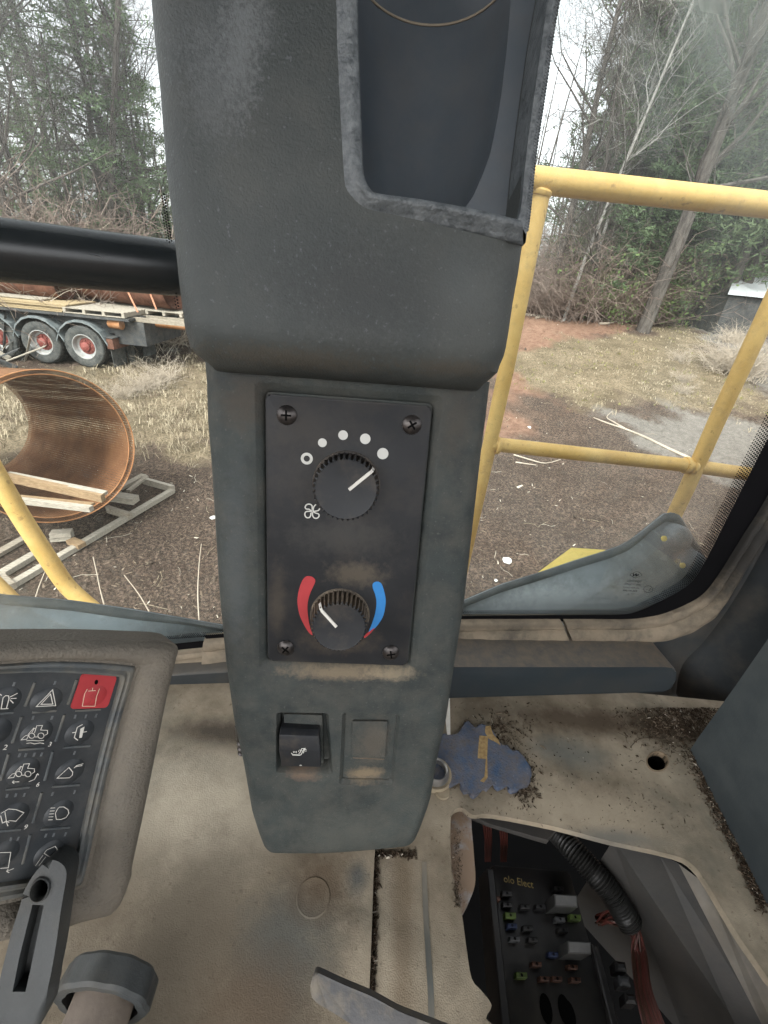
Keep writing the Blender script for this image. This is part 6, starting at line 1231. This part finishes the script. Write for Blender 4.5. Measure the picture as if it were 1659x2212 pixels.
bt = thing('brown_timbers', (x_r + .7, TY + .8, bz - .1), 'brown squared timbers sticking out under the grey pallet', 'timber')
for k in range(2): mk('beam', G().box((x_r - .1, TY + .3 + k * .5, bz - .09), (1.5, .0, 0), (0, .13, 0), (0, 0, .10)).out(), M['wood_old'], bt, smooth=0)
yb = thing('plywood_sheets', (x_l - 1, TY + .5, bz), 'stack of yellow plywood sheets on the flatbed left of the pallet', 'plywood')
for k in range(5): mk('sheet', G().box((x_l - 3.2 + .1 * k, TY + .02 * (k % 3), bz + .01 + k * .036), (3.15 - .07 * k, 0, 0), (0, 1.2, 0), (0, 0, .030)).out(), M['ply'], yb, smooth=0)
mk('sheet', G().box((x_l - 2.4, TY + .3, bz + .20), (1.7, 0, 0), (0, .5, 0), (0, 0, .03)).out(), M['wood_grey'], yb, smooth=0)
for k, (p, q, rad, lb) in enumerate((((-6, 540), (330, 560), .42, 'rust brown steel pipe lying on the left part of the flatbed load'), ((330, 470), (1130, 600), .55, 'big rust brown steel pipe above the grey pallet on the flatbed'))):
    a, b_ = (np.array([x_l - 3.5, TY + 1.0, bz + .60]), np.array([x_l - .55, TY + 1.0, bz + .60])) if k == 0 else (np.array([x_l - 1.1, TY + 1.9, bz + .72]), np.array([x_r + .75, TY + 1.25, bz + .72]))
    t_ = thing('rusty_pipe', (a + b_) / 2 - [0, 0, rad], lb, 'pipe'); d = nz(b_ - a); g = G(); g.tube([a, b_], rad, 36, 0, False); g.tube([b_, a], rad * .96, 36, 0, False); mk('pipe_shell', g.out(), M['rust'], t_)
    for e in (a, b_): mk('pipe_collar', tube([e - d * .02, e + d * .02], rad * 1.02, 36, False), M['rust'], t_)
pf = thing('rusty_pipe', (x_r + 1.6, TY + 2.2, bz), 'rust brown steel pipe end behind the second pallet, next to the console', 'pipe'); mk('pipe_shell', tube([(x_r + .9, TY + 2.4, bz + .75), (x_r + 2.4, TY + 2.2, bz + .75)], .5, 32), M['rust'], pf)
for k, (p, q) in enumerate((((920, 535), (1000, 700)), ((1082, 545), (1135, 680)))):
    a = TF.hit(*w9([p])[0], -.45 - k * .3); b_ = TF.hit(*w9([q])[0], -.05 - k * .5); t_ = thing('orange_strap', b_, ['orange tie-down strap nearer the front, over the pipe load', 'second orange tie-down strap, nearer the truck tail'][k], 'strap'); s_ = np.array([.022, 0, 0])
    mk('strap_web', ([a - s_, a + s_, b_ + s_, b_ - s_] + [p_ + np.array([0, .004, 0]) for p_ in (a - s_, a + s_, b_ + s_, b_ - s_)], [(0, 1, 2, 3), (7, 6, 5, 4), (0, 4, 5, 1), (1, 5, 6, 2), (2, 6, 7, 3), (3, 7, 4, 0)]), M['strap'], t_, smooth=0)
# scrap at the left edge in front of the wheels
g = G(); r = random.Random(8); sc = thing('scrap_heap', (*at_plane((15, 785), 0)[:2], 0), 'heap of black and pale bent scrap strips in front of the truck wheels', 'scrap')
for k in range(16):
    a = at_plane((r.uniform(-60, 70), r.uniform(770, 800)), r.uniform(0, .1)); d = nz(np.array([r.uniform(-1, 1), r.uniform(-.4, .4), r.uniform(.1, 1.1)])) * r.uniform(.4, 1.2); mk('scrap_strip', G().box(a, d, np.array([0, .1, .03]) * r.uniform(.3, 1.6), np.array([.02, 0, .03])).out(), r.choice([M['rimw'], M['chassis'], M['chassis'], M['wood_grey']]), sc, smooth=0)
# ============================================================ yard things at the right
def branch(name, label, pts, rad, mat, depthfn=None, cat='branch'):
    q = [hitT(*p) + np.array([0, 0, .03]) for p in pts]; q = spl(q, 3); t_ = thing(name, q[0], label, cat); mk('stem', tube(q, [rad * (1 - .7 * k / len(q)) for k in range(len(q))], 6), mat, t_); return t_
w0 = cv(1800, 900, .7378); Z0 = lambda pts: w0(pts)
t_ = branch('fallen_branch', 'long pale fallen branch lying across the gravel edge beside the railing', Z0([(1240, 1235), (1100, 1170), (1000, 1120), (890, 1075), (800, 1045), (725, 1015)]), .035, M['twig_pale'])
q = spl([hitT(*p) + np.array([0, 0, .04]) for p in Z0([(890, 1075), (830, 1040), (795, 1015), (825, 985)])], 3); mk('side_shoot', tube(q, [.018 * (1 - .6 * k / len(q)) for k in range(len(q))], 5), M['twig_pale'], t_)
for k, (pts, lb) in enumerate(((([(300, 455), (400, 470), (470, 470)]), 'short pale log end lying by the railing post at the wood edge'), (([(420, 480), (500, 478), (555, 498)]), 'thin bleached branch right of the log end at the wood edge'), (([(620, 480), (690, 465), (740, 470)]), 'pale stick in the middle of the debris line at the wood edge'), (([(760, 512), (830, 505), (900, 470)]), 'forked pale stick below the big tree, left of its foot'), (([(790, 440), (850, 445), (920, 437)]), 'upper pale stick of the debris left of the big tree'))):
    branch('fallen_branch', lb, Z0(pts), (.10, .05, .05, .05, .04)[k], M['twig_pale'])
for k, (pts, lb) in enumerate((([(300, 1215), (400, 1245), (470, 1260), (550, 1240)], 'pale splintered stick under the middle rail of the yellow railing'), ([(310, 1255), (360, 1262), (420, 1270)], 'short pale stick just below the splintered stick'))): branch('fallen_branch', lb, Z0(pts), .016, M['twig_pale'])
for (px, py, s_, lb) in ((1095, 1213, .055, 'round white stone on the mulch left of the yellow step'), (1071, 1255, .022, 'small white stone below the round white one'), (1142, 925, .05, 'white stone on the dark mulch above the middle rail'), (460, 1120, .035, 'white stone on the mulch beside the console, left window')):
    p = hitT(px, py); bm = bmesh.new(); bmesh.ops.create_icosphere(bm, subdivisions=3, radius=s_)
    for v_ in bm.verts: v_.co *= 1 + .35 * mnoise.noise(v_.co * 30 + Vector((px, 0, 0))); v_.co.z *= .6; v_.co += Vector(p) + Vector((0, 0, s_ * .3))
    mk('white_stone', bm, surf('chalk_stone', (.50, .50, .47), (.68, .68, .64), .9, .2, 60, grain=.6, gs=120, gd=.004), label=lb, cat='stone')
# white roofed shed beyond the path
ry = ray(1640, 612); ry = ry / ry[1]; Dd = 18.5
p1, p2, p3 = (CAM + ray(x, y) / ray(x, y)[1] * Dd for x, y in ((1572, 636), (1590, 590), (1760, 606))); shd = thing('white_roofed_shed', (p1[0] + 4, Dd + 2, float(gh(p1[0], Dd))), 'low shed with pale metal roof beyond the path at the right edge', 'shed')
zb = float(gh(p1[0], Dd)) - .3; wv2 = np.array([9.0, 1.5, 0]); dv = np.array([0, 5., 0]); e1 = p1; r1_ = np.array([p1[0] + 1.0, p1[1] + 3, p2[2]]); r1_ = CAM + ray(1590, 590) / ray(1590, 590)[1] * (Dd + 3)
mk('roof', ([e1, e1 + wv2, r1_ + wv2, r1_, e1 + dv, e1 + wv2 + dv], [(0, 1, 2, 3), (3, 2, 5, 4)]), M['roof'], shd, smooth=0)
q1 = e1 + [.2, .2, -.05]; mk('wall', ([q1, q1 + wv2, [*(q1 + wv2)[:2], zb], [*q1[:2], zb]] + [p + dv * .9 for p in (q1, q1 + wv2, np.array([*(q1 + wv2)[:2], zb]), np.array([*q1[:2], zb]))], [(3, 2, 1, 0), (4, 5, 6, 7), (0, 4, 7, 3), (1, 2, 6, 5)]), M['chassis'], shd, smooth=0)
# dead stalks just outside the left window
for k, (pts, lb) in enumerate((([(717, 1190), (690, 1090), (665, 970), (640, 860)], 'tall dry stalk, leftmost of those outside the left window'), ([(1025, 1235), (950, 1110), (853, 985)], 'slanting dry stalk in the middle of the left window'), ([(1368, 1290), (1360, 1100), (1370, 900), (1385, 770)], 'upright dry stalk close to the console, left window'), ([(240, 1150), (270, 1060), (315, 945)], 'short dry stalk beside the yellow handrail, left window'))):
    q = spl([at_depth(*cD(*p), 2.6) for p in pts], 4); t_ = thing('dry_stalk', q[0], lb, 'stalk'); base_ = np.array([q[0][0], q[0][1] + .05, float(gh(q[0][0], q[0][1] + .05))])
    mk('stem', tube([base_] + q, [.0035] * 2 + [.0032 * (1 - .6 * k2 / len(q)) + .0008 for k2 in range(1, len(q))], 5), M['twig_pale'], t_)
# give look-alike plants their own descriptions where the picture tells them apart
